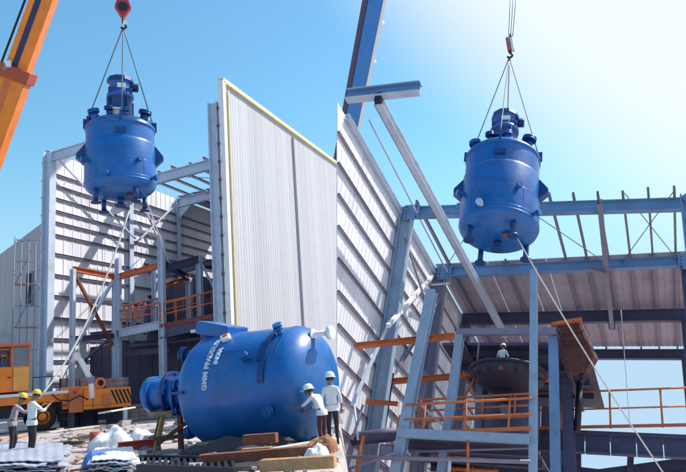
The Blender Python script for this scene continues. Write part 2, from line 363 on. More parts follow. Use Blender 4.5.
for k in range(12):
    wdp = (XR - XL - .6) / 12; xc = XL + .3 + (k + .5) * wdp
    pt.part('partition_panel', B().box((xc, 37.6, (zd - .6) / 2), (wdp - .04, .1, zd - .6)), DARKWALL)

xq = LA(153, 300, 1, 43).x
for k in range(7):
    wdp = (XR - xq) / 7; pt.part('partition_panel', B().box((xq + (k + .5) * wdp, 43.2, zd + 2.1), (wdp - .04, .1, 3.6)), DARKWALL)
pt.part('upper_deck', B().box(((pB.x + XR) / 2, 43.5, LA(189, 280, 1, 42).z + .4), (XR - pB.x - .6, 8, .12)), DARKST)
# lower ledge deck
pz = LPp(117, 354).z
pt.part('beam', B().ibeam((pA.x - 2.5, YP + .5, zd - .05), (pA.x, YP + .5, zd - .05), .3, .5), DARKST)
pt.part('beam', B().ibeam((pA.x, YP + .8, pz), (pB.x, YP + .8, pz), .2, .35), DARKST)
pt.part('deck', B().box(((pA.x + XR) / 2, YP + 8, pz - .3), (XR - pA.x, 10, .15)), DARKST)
# upper frame
lbeam((118, 277), (158, 266), YP, YP, .25, .36, RAILO)
lbeam((163, 269), (199, 259), YP + 1, 38.5, .25, .45, DARKST)
lbeam((166, 285), (190, 277), 40, 42, .22, .32, RAILO)
lbeam((163, 276), (212, 262), 41, 41, .25, .4, DARKST)
lbeam((161, 262), (189, 278), YP, 42, .2, .35, DARKST)
lbeam((199, 259), (215, 290), 38.5, 39, .12, .15, PALEST)
lbeam((142, 265), (207, 280), 44, 44, .3, .4, DARKST)
# railings
def lrail(x0, y0, x1, y1, Y, hs=(1.0, .5), n=5, m=RAILO):
    p = LA(x0, y0, 1, Y); q = LA(x1, y1, 1, Y)
    r = pt.part('railing', B().tube(p + Z3 * hs[0], q + Z3 * hs[0], .055, 8), m)
    for h in hs[1:]: pt.part('rail', B().tube(p + Z3 * h, q + Z3 * h, .045, 8), m, parent=r)
    for i in range(n):
        c = p.lerp(q, i / (n - 1)); pt.part('baluster', B().tube(c, c + Z3 * hs[0], .045, 8), m, parent=r)
lrail(119, 330, 160, 322, YP - .05, (1.15, .6), 6)
lrail(164, 326, 214, 314, YP - .1, (1.35, .7), 5)
lrail(120, 323, 158, 315, 38.6, (1.1, .55), 7)
lrail(165, 318, 212, 308, 40, (1.1, .55), 6)
# brace stair at lower left
pt.part('brace', B().bar(LPp(84, 361), LPp(112, 336), .14, .14), DARKST)
pt.part('pipe_run', B().tube(LPp(120, 347) + Y3, LPp(205, 336) + Y3, .12, 10), DARKST)
pt.part('lamp_hood', B().box(LPp(203, 331) - Y3 * .3, (1.0, .5, .18)), WHITEP)
pt.part('downpipe', B().tube(LPp(217, 316), LPp(217, 350), .13, 10), WHITEP)
# equipment in the dark interior of the platform
for (x, y, Y, r, h, nm) in ((150, 300, 42, .55, 2.4, 'dark_blue_vessel'), (178, 296, 44, .7, 3.4, 'tall_dark_vessel')):
    p = LA(x, y, 1, Y)
    t = Thing('process_vessel', 'small dark blue vessel on the left bay of the inner platform' if nm[0:4] == 'dark' else 'taller dark blue vessel in the right bay of the inner platform', 'vessel', (p.x, Y, zd + .25))
    M = Matrix.Translation((p.x, Y, zd + .25)); pr = [(.01, .25), (r * .6, .3), (r * .95, .5), (r, .7), (r, h - .3), (r * .9, h - .12), (r * .5, h), (.01, h + .02)]
    t.part('shell', MB(M).lathe(pr, 24), BLUED)
    for k in range(3):
        a = k * 2.09; t.part('leg', MB(M).tube((r * .8 * math.cos(a), r * .8 * math.sin(a), 0), (r * .8 * math.cos(a), r * .8 * math.sin(a), .7), .06, 8), BLUED)
    t.part('nozzle', MB(M).tube((0, 0, h - .05), (0, 0, h + .3), .12, 12), BLUED); t.part('flange', MB(M).tube((0, 0, h + .3), (0, 0, h + .38), .22, 14), BLUED)
# rust frame with X brace beside the left wall
xf = -28.2
def LX(x, y): return LA(x, y, 0, xf)
ft = Thing('braced_steel_frame', 'grey frame with rust orange top bar and crossed braces before the white wall', 'steel frame', (xf, LX(72, 380).y, 0))
a, b = LX(73, 269), LX(114, 277)
ft.part('post', B().ibeam((xf, a.y, 0), (xf, a.y, a.z), .22, .26, up=X3), PALEST)
ft.part('post', B().ibeam((xf, b.y, 0), (xf, b.y, b.z), .18, .2, up=X3), PALEST)
ft.part('top_bar', B().ibeam(a, b, .25, .3), RAILO)
ft.part('cross_brace', B().bar(LX(74, 273), LX(112, 345), .16, .16), RUST)
ft.part('cross_brace', B().bar(LX(113, 281), LX(76, 345), .16, .16), PALEST)
ft.part('sill_bar', B().ibeam(LX(72, 339), LX(114, 336), .25, .3), DARKST)
ft.part('gusset', B().box(LX(93, 310), (.05, .5, .5)), RAILO)

# ------------------------------------------------------------------ far left building and scaffold
p = LD(6, 258, 72); q = LD(40, 240, 66)
fb = Thing('distant_shed', 'plain grey beige shed with a dark window opening, far left behind the orange crane cab', 'building', (p.x - 5, p.y, 0))
dirn = V((q.x - p.x, q.y - p.y, 0)).normalized(); nrm = V((dirn.y, -dirn.x, 0))
Lf = 22; base0 = V((p.x, p.y, 0)) - dirn * 8
for k in range(18):
    c0 = base0 + dirn * (k * Lf / 18); c1 = base0 + dirn * ((k + 1) * Lf / 18 - .04)
    z0 = p.z + .1 + (k) * .12
    fb.part('wall_panel', B().add([c0, c1, c1 + Z3 * (z0 + .12), c0 + Z3 * z0, c0 - nrm * .1, c1 - nrm * .1, c1 - nrm * .1 + Z3 * (z0 + .12), c0 - nrm * .1 + Z3 * z0],
        [(0, 1, 2, 3), (5, 4, 7, 6), (3, 2, 6, 7), (1, 5, 6, 2), (4, 0, 3, 7)]), FARW)
fb.part('side_wall', B().box(base0 + dirn * (Lf / 2) - nrm * 6 + Z3 * 4, (Lf * .7, 11, 8)), FARW)
wq = LD(30, 289, 62); wrot = Matrix.Rotation(math.atan2(dirn.y, dirn.x), 3, 'Z')
wf = fb.part('window_frame', B().box(wq, (1.3, .25, 3.1), wrot), PURL)
fb.part('pane', B().box(wq - V((0, .15, 0)), (1.0, .1, 2.7), wrot), BLACK, parent=wf)
sc = Thing('scaffold', 'thin pipe scaffold standing before the grey shed at the far left', 'scaffold', LD(24, 400, 58))
g = LD(24, 400, 58)
for i, x in enumerate((15, 22, 29, 36)):
    for dd in (0, 1.3):
        t = LD(x, 236 + i * 2, 58 + dd); sc.part('standard', B().tube((t.x, t.y, 0), t, .045, 6), PURL)
for y in (240, 262, 284, 306, 328, 350):
    sc.part('ledger', B().tube(LD(14, y, 58), LD(38, y, 58), .04, 6), PURL)
for y0 in (262, 306): sc.part('brace', B().tube(LD(15, y0 + 22, 58), LD(36, y0 - 20, 58), .035, 6), PURL)
for y in (285, 328): sc.part('board', B().bar(LD(15, y, 58.6), LD(37, y - 1, 58.6), .9, .06), WOOD)

# ------------------------------------------------------------------ tanks
def flange(mbs, M, p, d, r, l):
    p = V(p); d = V(d).normalized(); mbs.tube(p, p + d * l, r, 16); mbs.tube(p + d * l, p + d * (l + .07), r * 1.6, 20); mbs.tube(p + d * (l + .09), p + d * (l + .15), r * 1.55, 20)
def dish(R, z, h, up, n=9):
    out = []
    for i in range(n + 1):
        a = math.pi / 2 * i / n; e = .78
        out.append((max(.004, R * math.cos(a) ** e), z + up * h * math.sin(a) ** 1.0))
    return out
def tank(t, M, R, H, hd, kind, legs=True):
    """cylinder axis +z, bottom tangent line at z=0, top at z=H"""
    def P(name, mb, m=BLUE, **k): return t.part(name, mb, m, **k)
    bot = list(reversed(dish(R, 0, hd, -1))); top = dish(R * .965, H, hd * .82, 1)
    jk = H * (.66 if kind != 'lying' else .97)
    P('jacket', MB(M).lathe(bot + [(R, jk), (R * .985, jk + .09), (R * .965, jk + .13)], 72))
    P('shell', MB(M).lathe([(R * .963, jk + .1), (R * .965, H * .9), (R * .965, H)], 72))
    tp = P('top_head', MB(M).lathe([(R * .972, H - .02)] + top, 72))
    P('weld_ring', MB(M).lathe([(R * 1.0, -.03), (R * 1.007, -.015), (R * 1.007, .015), (R * 1.0, .03)], 72), BLUE)
    P('weld_ring', MB(M).lathe([(R * .965, H - .1), (R * .995, H - .08), (R * .995, H + .02), (R * .965, H + .04)], 72), BLUE)
    zt = H + hd * .75
    for zz in (H * .33, H * .62 if kind == 'lying' else H * .05):
        P('weld_seam', MB(M).lathe([(R * 1.0, zz - .02), (R * 1.006, zz), (R * 1.0, zz + .02)], 72), BLUE)
    for a_ in (4.0, 5.4): P('weld_seam', MB(M).box((R * 1.001 * math.cos(a_), R * 1.001 * math.sin(a_), H * .5 if kind == 'lying' else H * .17), (.012, .03, H * .3), Matrix.Rotation(a_, 3, 'Z')), BLUE)
    if kind != 'lying': P('maker_plate', MB(M).box((R * 1.01 * math.cos(4.72), R * 1.01 * math.sin(4.72), H * .80), (.42, .05, .22)), BLUED)
    # drive: lantern stand, gearbox, motor
    ht = R * (1.45 if kind != 'lying' else 1.0); rw = R * .36
    if kind == 'lying': rw *= .8; ht = .9
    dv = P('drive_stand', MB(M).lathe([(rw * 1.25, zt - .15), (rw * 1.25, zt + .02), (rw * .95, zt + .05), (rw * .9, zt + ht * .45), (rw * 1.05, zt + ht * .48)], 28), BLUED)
    for k in range(4):
        a = k * math.pi / 2 + .5
        P('rib', MB(M).box((rw * 1.02 * math.cos(a), rw * 1.02 * math.sin(a), zt + ht * .24), (.18, .05, ht * .44), Matrix.Rotation(a, 3, 'Z')), BLUED, parent=dv)
    if kind != 'lying':
        P('gearbox', MB(M).lathe([(rw * .95, zt + ht * .46), (rw * 1.08, zt + ht * .50), (rw * 1.08, zt + ht * .56), (rw * .86, zt + ht * .59), (rw * .86, zt + ht * .80), (rw * .98, zt + ht * .82)], 28), BLUE)
        P('gearbox_foot', MB(M).box((0, 0, zt + ht * .62), (rw * 1.9, rw * 1.5, ht * .10)), BLUED, bevel=.03)
        P('gearbox_cover', MB(M).lathe([(rw * .98, zt + ht * .82), (rw * 1.08, zt + ht * .84), (rw * 1.04, zt + ht * .92), (rw * .5, zt + ht * .97), (.01, zt + ht * .99)], 10, smooth=False), BLUED)
        mo = P('motor', MB(M).tube((rw * .85, 0, zt + ht * .75), (rw * 1.45, 0, zt + ht * .75), rw * .34, 18), BLUED)
        for k in range(4): P('cooling_fin', MB(M).tube((rw * (.95 + k * .12), 0, zt + ht * .75), (rw * (.98 + k * .12), 0, zt + ht * .75), rw * .4, 18), BLUED, parent=mo)
        P('name_plate', MB(M).box((rw * .1, -rw * .9, zt + ht * .7), (.35, .04, .2)), WHITEP)
    # nozzles on the top head
    for k, (a, rr, r, l) in enumerate(((3.5, .72, .15, .35), (4.25, .66, .11, .3), (4.9, .7, .12, .25), (5.75, .74, .17, .34), (.35, .72, .13, .3), (1.3, .68, .15, .3), (2.1, .7, .12, .3), (2.8, .74, .18, .35))):
        z = H + hd * .82 * math.sqrt(max(0, 1 - rr ** 2)) * .92
        if kind == 'lying': r *= .7; l *= .7
        mb = MB(M); flange(mb, M, (R * rr * math.cos(a), R * rr * math.sin(a), z - .06), (.25 * math.cos(a), .25 * math.sin(a), 1), r, l)
        P('nozzle', mb, BLUED if k % 2 else BLUE)
    # manhole
    a = 4.6; mb = MB(M); c = V((R * .42 * math.cos(a), R * .42 * math.sin(a), H + hd * .6)); mb.tube(c, c + V((0, -.12, .32)), .27, 20); mb.tube(c + V((0, -.12, .32)), c + V((0, -.15, .4)), .36, 24)
    P('manhole', mb, WHITEP if kind == 'left' else BLUE)
    # lifting lugs at the rim
    for a in (math.pi * 1.04, -.08, 4.71, 1.57):
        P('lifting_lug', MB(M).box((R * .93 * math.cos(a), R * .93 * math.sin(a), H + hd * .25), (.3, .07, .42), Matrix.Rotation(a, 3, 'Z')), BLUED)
    # side supports
    for a in ((-.12, math.pi + .12) if kind != 'lying' else ()):
        c = V((math.cos(a), math.sin(a), 0)); s_ = V((-c.y, c.x, 0)); z = H * .52
        pts = []
        for o in (-.16, .16):
            for q in ((R * .98, z + .42), (R * 1.22, z - .05), (R * 1.22, z - .18), (R * .98, z - .5)): pts.append(c * q[0] + s_ * o + V((0, 0, q[1])))
        P('support_bracket', MB(M).add(pts, [(0, 1, 2, 3), (7, 6, 5, 4), (0, 4, 5, 1), (1, 5, 6, 2), (2, 6, 7, 3), (3, 7, 4, 0)]), BLUED)
    # jacket nozzles
    for a, z in ((4.35, H * .04), (5.2, H * .3), (3.6, H * .35), (5.75, H * .05)):
        mb = MB(M); d = V((math.cos(a), math.sin(a), 0)); flange(mb, M, d * (R - .04) + V((0, 0, z)), d, .075, .16); P('jacket_nozzle', mb, BLUE if a != 4.35 or kind != 'right' else PALEST)
    if kind != 'lying':
        mb = MB(M); mb.tube((0, 0, -hd + .05), (0, 0, -hd - .28), .13, 16); mb.tube((0, 0, -hd - .28), (0, 0, -hd - .36), .22, 20); P('outlet_nozzle', mb, BLUED)
        mb = MB(M); mb.tube((R * .25, -R * .35, -hd * .8), (R * .25, -R * .35, -hd * 1.05), .09, 12); mb.tube((R * .25, -R * .35, -hd * 1.05), (R * .25, -R * .35, -hd * 1.1), .15, 14); P('bottom_nozzle', mb, RUST)
    if legs:
        for a in (.55, 2.2, 3.75, 5.25):
            rr = R * .8; c = V((rr * math.cos(a), rr * math.sin(a), 0)); zb = -hd - .34
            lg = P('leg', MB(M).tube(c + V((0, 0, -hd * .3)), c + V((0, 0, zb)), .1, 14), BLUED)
            P('foot', MB(M).tube(c + V((0, 0, zb)), c + V((0, 0, zb - .06)), .2, 16), BLUED, parent=lg)
def basis(z, xhint, o):
    z = V(z).normalized(); x = V(xhint); x = (x - z * x.dot(z)).normalized(); y = z.cross(x)
    M = Matrix((x, y, z)).transposed().to_4x4(); M.translation = o; return M
# hoisted tank, left
Rt = 1.43
cL = LD(120.5, 157, 29)
oL = cL - Z3 * 1.25
view = V((cL.x, cL.y, 0)).normalized(); rgt = V((view.y, -view.x, 0))
MLt = basis(Z3, rgt, oL)
th = Thing('hoisted_tank', 'blue reactor tank hanging in the air before the white wall, under the red hook', 'tank', oL - Z3 * 1.1)
tank(th, MLt, Rt, 2.45, .55, 'left')
# tipping: hook and slings, left
hookp = LD(123, 21, 29.3); 
hk = Thing('hook_block', 'red crane hook block above the left hoisted tank', 'hook block', hookp)
Mh = basis(Z3, rgt, hookp)
hk.part('cheek_plate', MB(Mh).add([(x, y, z) for y in (-.14, .14) for x, z in ((0, .05), (-.34, .62), (-.24, .95), (.24, .95), (.34, .62))], [(0, 1, 2, 3, 4), (9, 8, 7, 6, 5), (0, 5, 6, 1), (1, 6, 7, 2), (2, 7, 8, 3), (3, 8, 9, 4), (4, 9, 5, 0)]), mat('hook_red_paint', (.40, .03, .05), .5), bevel=.03)
hk.part('sheave', MB(Mh).tube((0, -.2, .6), (0, .2, .6), .2, 20), RIGSTEEL)
pts = [V((.0, 0, .1)), V((0, 0, -.08)), V((.1, 0, -.16)), V((.12, 0, -.28)), V((.02, 0, -.36)), V((-.09, 0, -.3))]
hk.part('hook', MB(Mh).path(pts, .05), RIGSTEEL)
hk.part('safety_latch', MB(Mh).box((.09, -.06, -.1), (.18, .06, .16)), WHITEP)
def sling(name, label, a, b, fr='L', r=.025, m=WIRE, grp=None, sag=0, cat='sling', n=10):
    a = V(a); b = V(b); pts = [a.lerp(b, i / n) - Z3 * sag * 4 * (i / n) * (1 - i / n) for i in range(n + 1)]
    return single(name, B().path(pts, r, 6), m, label, cat, b, fr, grp)
hb = hookp - Z3 * .3
sling('lifting_sling', 'left wire sling from the red hook to the left hoisted tank', hb, MLt @ V((-Rt * .93, 0, 2.45 + .3)), grp='slings of the left hoisted tank')
sling('lifting_sling', 'right wire sling from the red hook to the left hoisted tank', hb, MLt @ V((Rt * .93, 0, 2.45 + .3)), grp='slings of the left hoisted tank')
sling('lifting_sling', 'middle wire sling passing in front of the drive of the left hoisted tank', hb, MLt @ V((.05, -Rt * .93, 2.45 + .3)), grp='slings of the left hoisted tank')
# tag line to workers' hands
handL = LD(39, 398, 23.4)
a = MLt @ V((Rt * .25, -Rt * .3, -1.1))
sling('tag_line', 'pale tag line running down from the left hoisted tank to the two workers', a, handL, r=.035, m=ROPE, sag=.9, cat='rope', n=16)
sling('tag_line', 'second thin rope trailing from the left hoisted tank towards the platform', MLt @ V((Rt * .7, -Rt * .2, -.7)), LA(170, 264, 1, YP), r=.03, m=ROPE, cat='rope')

# lying tank
pa, pb = LD(217, 388, 18.1), LD(302, 388.5, 17.1)
pa.z = pb.z = 1.47
ax = (pb - pa).normalized()
# bottom of the vessel points right; top (with the drive) points left: local z = -ax
Lc = (pb - pa).length
Mt = basis(-ax, V((0, 0, 1)), pb)
lt = Thing('lying_tank', 'large blue reactor tank with white lettering lying on its side on timbers', 'tank', ((pa.x + pb.x) / 2, (pa.y + pb.y) / 2, 0))
RLy = 1.42
tank(lt, Mt, RLy, Lc, .72, 'lying', legs=False)
# long agitator gearbox neck on trestle
zt = Lc + .45
lt.part('drive_neck', MB(Mt).lathe([(.44, zt), (.44, zt + .95), (.41, zt + 1.0), (.41, zt + 1.5)], 32), BLUE)
for k in range(8): lt.part('stud', MB(Mt).tube((.5 * math.cos(k * .785), .5 * math.sin(k * .785), zt + .84), (.5 * math.cos(k * .785), .5 * math.sin(k * .785), zt + 1.08), .035, 6), BLUED)
lt.part('neck_flange', MB(Mt).tube((0, 0, zt + .9), (0, 0, zt + 1.02), .58, 24), BLUED)
lt.part('motor_cap', MB(Mt).tube((0, 0, zt + 1.5), (0, 0, zt + 1.72), .48, 24), BLUE)
# pad with cover near top, nozzle at the right end
mb = MB(Mt); mb.box((RLy + .12, .05, Lc * .93), (.34, 1.0, 1.0), Matrix.Rotation(.25, 3, 'Y')); lt.part('bracket', mb, BLUE, bevel=.04)
mb = MB(Mt); mb.tube((RLy * .82, -.15, .12), (RLy * .82, -.15, -.95), .07, 12); mb.tube((RLy * .82, -.15, -.9), (RLy * .82, -.15, -1.02), .16, 16); mb.tube((RLy * .82, -.15, -.45), (RLy * .82, -.15, -.5), .14, 16); lt.part('drain_pipe', mb, WHITEP)
def cyl_pt(a, z, r=RLy): return Mt @ V((r * math.cos(a), r * math.sin(a), z))
# which angle faces the camera
vdir = (Mt.inverted() @ EYE); acam = math.atan2(vdir.y, vdir.x)
sg = 1 if acam > 0 else -1
mb = B(); 
mb2 = MB(Mt); a1 = acam * .62; mb2.box((RLy * 1.0 * math.cos(a1), RLy * math.sin(a1), Lc * .15), (.1, .5, .14), Matrix.Rotation(a1, 3, 'Z')); lt.part('lifting_pad', mb2, BLUED)
mb2 = MB(Mt); a1 = acam * .35
for k in range(2): pass
mb2.tube(V((RLy * math.cos(a1), RLy * math.sin(a1), Lc * .66)), V(((RLy + .12) * math.cos(a1), (RLy + .12) * math.sin(a1), Lc * .66)), .13, 18); lt.part('white_blank', mb2, WHITEP)
mb2.v = []; mb2.f = []; mb2.sm = []
mb2.tube(V(((RLy + .12) * math.cos(a1), (RLy + .12) * math.sin(a1), Lc * .66)), V(((RLy + .15) * math.cos(a1), (RLy + .15) * math.sin(a1), Lc * .66)), .07, 14); lt.part('nozzle_plug', mb2, REDOX)
# rib plate on the right part of the barrel
for z, da in ((Lc * .12, .9),):
    mb2 = MB(Mt)
    for k in range(10):
        a1 = acam * (.30 + k * .07); mb2.box((RLy * 1.01 * math.cos(a1), RLy * 1.01 * math.sin(a1), z), (.06, RLy * abs(acam) * .074, .16), Matrix.Rotation(a1, 3, 'Z'))
    lt.part('stiffener_strap', mb2, BLUED)
def wrap_text(body, size, z_axial, a0, a_dir, name):
    cu = bpy.data.curves.new('txt', 'FONT'); cu.body = body; cu.size = size; cu.extrude = 0; cu.space_character = 1.1; cu.offset = .012
    ob = bpy.data.objects.new('txt', cu); COL.objects.link(ob); bpy.context.view_layer.update()
    me = bpy.data.meshes.new_from_object(ob.evaluated_get(bpy.context.evaluated_depsgraph_get())); bpy.data.objects.remove(ob)
    bm = bmesh.new(); bm.from_mesh(me)
    if bm.faces:
        bmesh.ops.solidify(bm, geom=bm.faces[:], thickness=.01)
    for v in bm.verts:
        u, vv, h = v.co
        a = a0 + a_dir * u / RLy
        # letter tops point to local +z*tz
        p = Mt @ V(((RLy + .012 + h) * math.cos(a), (RLy + .012 + h) * math.sin(a), z_axial + vv)) - lt.base
        v.co = p
    bm.to_mesh(me); bm.free(); me.materials.clear(); me.materials.append(LETTER); me.name = name
    lt.part(name, me, LETTER)
# reads from bottom to top on the camera side
wrap_text('GMM PFAUDLER', .185, Lc * .72, acam * 1.0, -sg, 'lettering')
wrap_text('INDIA', .16, Lc * .63, acam * .72, -sg, 'lettering')
# supports under the lying tank
for f, nm in ((.15, 1), (.82, 2)):
    c = pb.lerp(pa, f); wv = V((-ax.y, ax.x, 0))
    single('timber_cradle', B().bar(V((c.x, c.y, .13)) - wv * 1.3, V((c.x, c.y, .13)) + wv * 1.3, .3, .26), WOOD, 'dark timber sleeper under the %s end of the lying blue tank' % ('right' if nm == 1 else 'left'), 'timber', (c.x, c.y, 0), group='timbers under the lying tank', bevel=.02)
# ------------------------------------------------------------------ people
def person(label, base, yaw, H=1.72, fr='L', shirt=SHW, trouser=TRD, helmet=YEL, pose=None, head=(0, .03), group=None):
    k = H / 1.75
    J = dict(pel=(0, 0, .95), sp=(0, .01, 1.15), ch=(0, .01, 1.36), nk=(0, .02, 1.50), hd0=(0, .035, 1.60), hd1=(0, .045, 1.70),
             shl=(-.17, 0, 1.42), ell=(-.25, -.02, 1.14), wrl=(-.25, .1, .92), shr=(.17, 0, 1.42), elr=(.25, -.02, 1.14), wrr=(.25, .1, .92),
             hl=(-.09, 0, .90), knl=(-.1, .03, .50), anl=(-.1, -.02, .09), tol=(-.11, .16, .04), hr=(.09, 0, .90), knr=(.1, .03, .50), anr=(.1, -.02, .09), tor=(.11, .16, .04))
    J.update(pose or {}); J = {a: V(b) * k for a, b in J.items()}
    Rd = dict(pel=(.15, .11), sp=(.135, .1), ch=(.155, .11), nk=(.055, .055), hd0=(.075, .085), hd1=(.078, .092), shl=(.07, .065), ell=(.047, .047), wrl=(.03, .026), shr=(.07, .065), elr=(.047, .047), wrr=(.03, .026),
              hl=(.095, .095), knl=(.062, .062), anl=(.045, .045), tol=(.04, .028), hr=(.095, .095), knr=(.062, .062), anr=(.045, .045), tor=(.04, .028))
    names = list(J); idx = {n: i for i, n in enumerate(names)}; vs = [J[n] for n in names]; rad = [Rd[n] for n in names]
    ed = [('pel', 'sp'), ('sp', 'ch'), ('ch', 'nk'), ('nk', 'hd0'), ('hd0', 'hd1'), ('ch', 'shl'), ('shl', 'ell'), ('ell', 'wrl'), ('ch', 'shr'), ('shr', 'elr'), ('elr', 'wrr'), ('pel', 'hl'), ('hl', 'knl'), ('knl', 'anl'), ('anl', 'tol'), ('pel', 'hr'), ('hr', 'knr'), ('knr', 'anr'), ('anr', 'tor')]
    edges = [(idx[a], idx[b]) for a, b in ed]; cls = {}
    for s_, e_, w_ in (('l', 'ell', 'wrl'), ('r', 'elr', 'wrr')):
        d = (J[w_] - J[e_]).normalized(); side = d.cross(V((0, 1, 0)) if abs(d.y) < .8 else Z3).normalized(); nrm_ = side.cross(d)
        pi = len(vs); vs.append(J[w_] + d * .07 * k); rad.append((.042, .018)); edges.append((idx[w_], pi))
        for q in range(4):
            o = side * (q - 1.5) * .022; L1 = (.045, .052, .048, .036)[q]
            b0 = len(vs); vs += [J[w_] + d * .1 + o, J[w_] + d * (.1 + L1) + o * 1.1 + nrm_ * .012, J[w_] + d * (.1 + L1 * 1.5) + o * 1.1 + nrm_ * .035]; rad += [(.0105, .0105), (.0095, .0095), (.008, .008)]
            edges += [(pi, b0), (b0, b0 + 1), (b0 + 1, b0 + 2)]
        b0 = len(vs); vs += [J[w_] + d * .05 + side * .045, J[w_] + d * .09 + side * .062 + nrm_ * .015]; rad += [(.012, .012), (.0095, .0095)]; edges += [(pi, b0), (b0, b0 + 1)]
    me = bpy.data.meshes.new('person'); me.from_pydata([tuple(v) for v in vs], edges, []); ob = bpy.data.objects.new('tmp', me); COL.objects.link(ob)
    ob.modifiers.new('s', 'SKIN')
    for i, d in enumerate(me.skin_vertices[0].data): d.radius = (rad[i][0] * k, rad[i][1] * k); d.use_root = (i == 0)
    su = ob.modifiers.new('u', 'SUBSURF'); su.levels = 2; su.render_levels = 2
    bpy.context.view_layer.update()
    m2 = bpy.data.meshes.new_from_object(ob.evaluated_get(bpy.context.evaluated_depsgraph_get())); bpy.data.objects.remove(ob)
    for mm in (SKIN, shirt, trouser, BLACK): m2.materials.append(mm)
    seg = []
    for a, b in edges:
        an = names[a] if a < len(names) else 'x'; bn = names[b] if b < len(names) else 'x'
        c = 0
        if bn in ('sp', 'ch', 'shl', 'shr', 'ell', 'elr'): c = 1
        elif bn in ('hl', 'hr', 'knl', 'knr', 'anl', 'anr'): c = 2
        elif bn in ('tol', 'tor'): c = 3
        elif bn in ('nk',): c = 1
        elif bn in ('wrl', 'wrr'): c = 4
        seg.append((vs[a], vs[b], c))
    co_ = np.array([s_[0] for s_ in seg]); ce = np.array([s_[1] for s_ in seg]); dd = ce - co_; l2 = (dd ** 2).sum(1) + 1e-9
    for pgn in m2.polygons:
        c = np.array(pgn.center); t_ = np.clip(((c - co_) * dd).sum(1) / l2, 0, 1); q = co_ + dd * t_[:, None]; i = int(((q - c) ** 2).sum(1).argmin()); cl = seg[i][2]
        if cl == 4: cl = 1 if t_[i] < .35 else 0
        pgn.material_index = cl; pgn.use_smooth = True
    m2.name = 'person'
    t = Thing('person', label, 'person', base, fr, group); t.o.rotation_mode = 'QUATERNION'
    mw = t.fr @ Matrix.Translation(V(base)) @ Matrix.Rotation(yaw, 4, 'Z'); t.o.matrix_world = mw
    t.base = V((0, 0, 0)); t.part('body', m2, SKIN)
    hc = J['hd1']; hf = (J['hd1'] - J['nk']); 
    fwd = V((0, 1, 0)) if hf.y < .1 else V((0, 1, -.4)).normalized()
    Mh_ = basis((hf + Z3 * .25).normalized(), V((1, 0, 0)), hc)
    t.part('nose', MB(Mh_).add([(-.014, .085, -.055), (.014, .085, -.055), (0, .118, -.05), (0, .088, -.005)], [(0, 1, 2), (1, 3, 2), (3, 0, 2), (0, 3, 1)]), SKIN)
    for s_ in (-1, 1):
        t.part('ear', MB(Mh_).box((s_ * .083, .0, -.04), (.02, .04, .06)), SKIN)
        t.part('eye', MB(Mh_).box((s_ * .033, .087, -.02), (.026, .012, .012)), BLACK)
    t.part('mouth', MB(Mh_).box((0, .088, -.082), (.05, .01, .01)), TRR)
    t.part('hair', MB(Mh_).lathe([(.088, -.06), (.096, -.02), (.097, .02), (.09, .05)], 20), HAIR)
    he = t.part('helmet', MB(Mh_).lathe([(.118, .012), (.121, .03), (.115, .07), (.095, .115), (.06, .14), (.004, .148)], 24), helmet)
    t.part('brim', MB(Mh_).lathe([(.10, .006), (.145, .008), (.145, .018), (.10, .022)], 24), helmet, parent=he)
    t.part('peak', MB(Mh_).box((0, .14, .012), (.16, .08, .012)), helmet, parent=he)
    t.part('shirt_hem', MB(Matrix.Translation(J['pel']) @ Matrix.Diagonal((1, .72, 1, 1))).lathe([(.172 * k, .06 * k), (.186 * k, 0), (.192 * k, -.07 * k), (.186 * k, -.09 * k)], 24), shirt)
    t.part('collar', B().lathe([(.07 * k, 0), (.075 * k, .03)], 16, M=Matrix.Translation(J['nk'] - Z3 * .03)), shirt)
    return t
g1 = LA(11, 458, 2, 0); g2 = LA(31, 458, 2, 0)
yr = math.atan2(-rgt.x, rgt.y)  # yaw that faces image right
person('worker in grey brown shirt and yellow helmet leaning forward at the far left', (g1.x, g1.y, 0), yr, 1.78, shirt=SHG, trouser=TRD,
       pose=dict(ch=(0, .1, 1.34), nk=(0, .17, 1.46), hd0=(0, .22, 1.54), hd1=(0, .26, 1.63), shl=(-.17, .1, 1.40), shr=(.17, .1, 1.40), sp=(0, .04, 1.15), elr=(.22, .34, 1.22), wrr=(.14, .56, 1.32), ell=(-.22, .30, 1.20), wrl=(-.12, .52, 1.3), knl=(-.1, .1, .5), tor=(.12, .15, .04)))
person('worker in white shirt and yellow helmet holding the tag line, second from the left edge', (g2.x, g2.y, 0), yr + .5, 1.78, shirt=SHW, trouser=TRD,
       pose=dict(ell=(-.27, .12, 1.2), wrl=(-.2, .33, 1.35), elr=(.26, .2, 1.22), wrr=(.1, .42, 1.38), ch=(0, .04, 1.35), hd0=(0, .08, 1.60), hd1=(0, .11, 1.69)))
g3 = LA(324, 449, 2, 0); g4 = LA(334, 446, 2, 0)
person('worker in white shirt and white helmet bending at the right end of the lying tank', (g3.x, g3.y, 0), yr + 2.3, 1.5, shirt=SHW, trouser=TRR, helmet=WHELM,
       pose=dict(ch=(0, .17, 1.28), nk=(0, .28, 1.38), hd0=(0, .34, 1.45), hd1=(0, .38, 1.53), shl=(-.17, .17, 1.35), shr=(.17, .17, 1.35), sp=(0, .07, 1.12), ell=(-.23, .4, 1.15), wrl=(-.15, .6, 1.1), elr=(.23, .35, 1.1), wrr=(.17, .55, 1.0)))
person('worker in white shirt turned away, rightmost beside the lying tank', (g4.x, g4.y, 0), yr + 1.2, 1.6, shirt=SHW, trouser=TRD, helmet=WHELM)
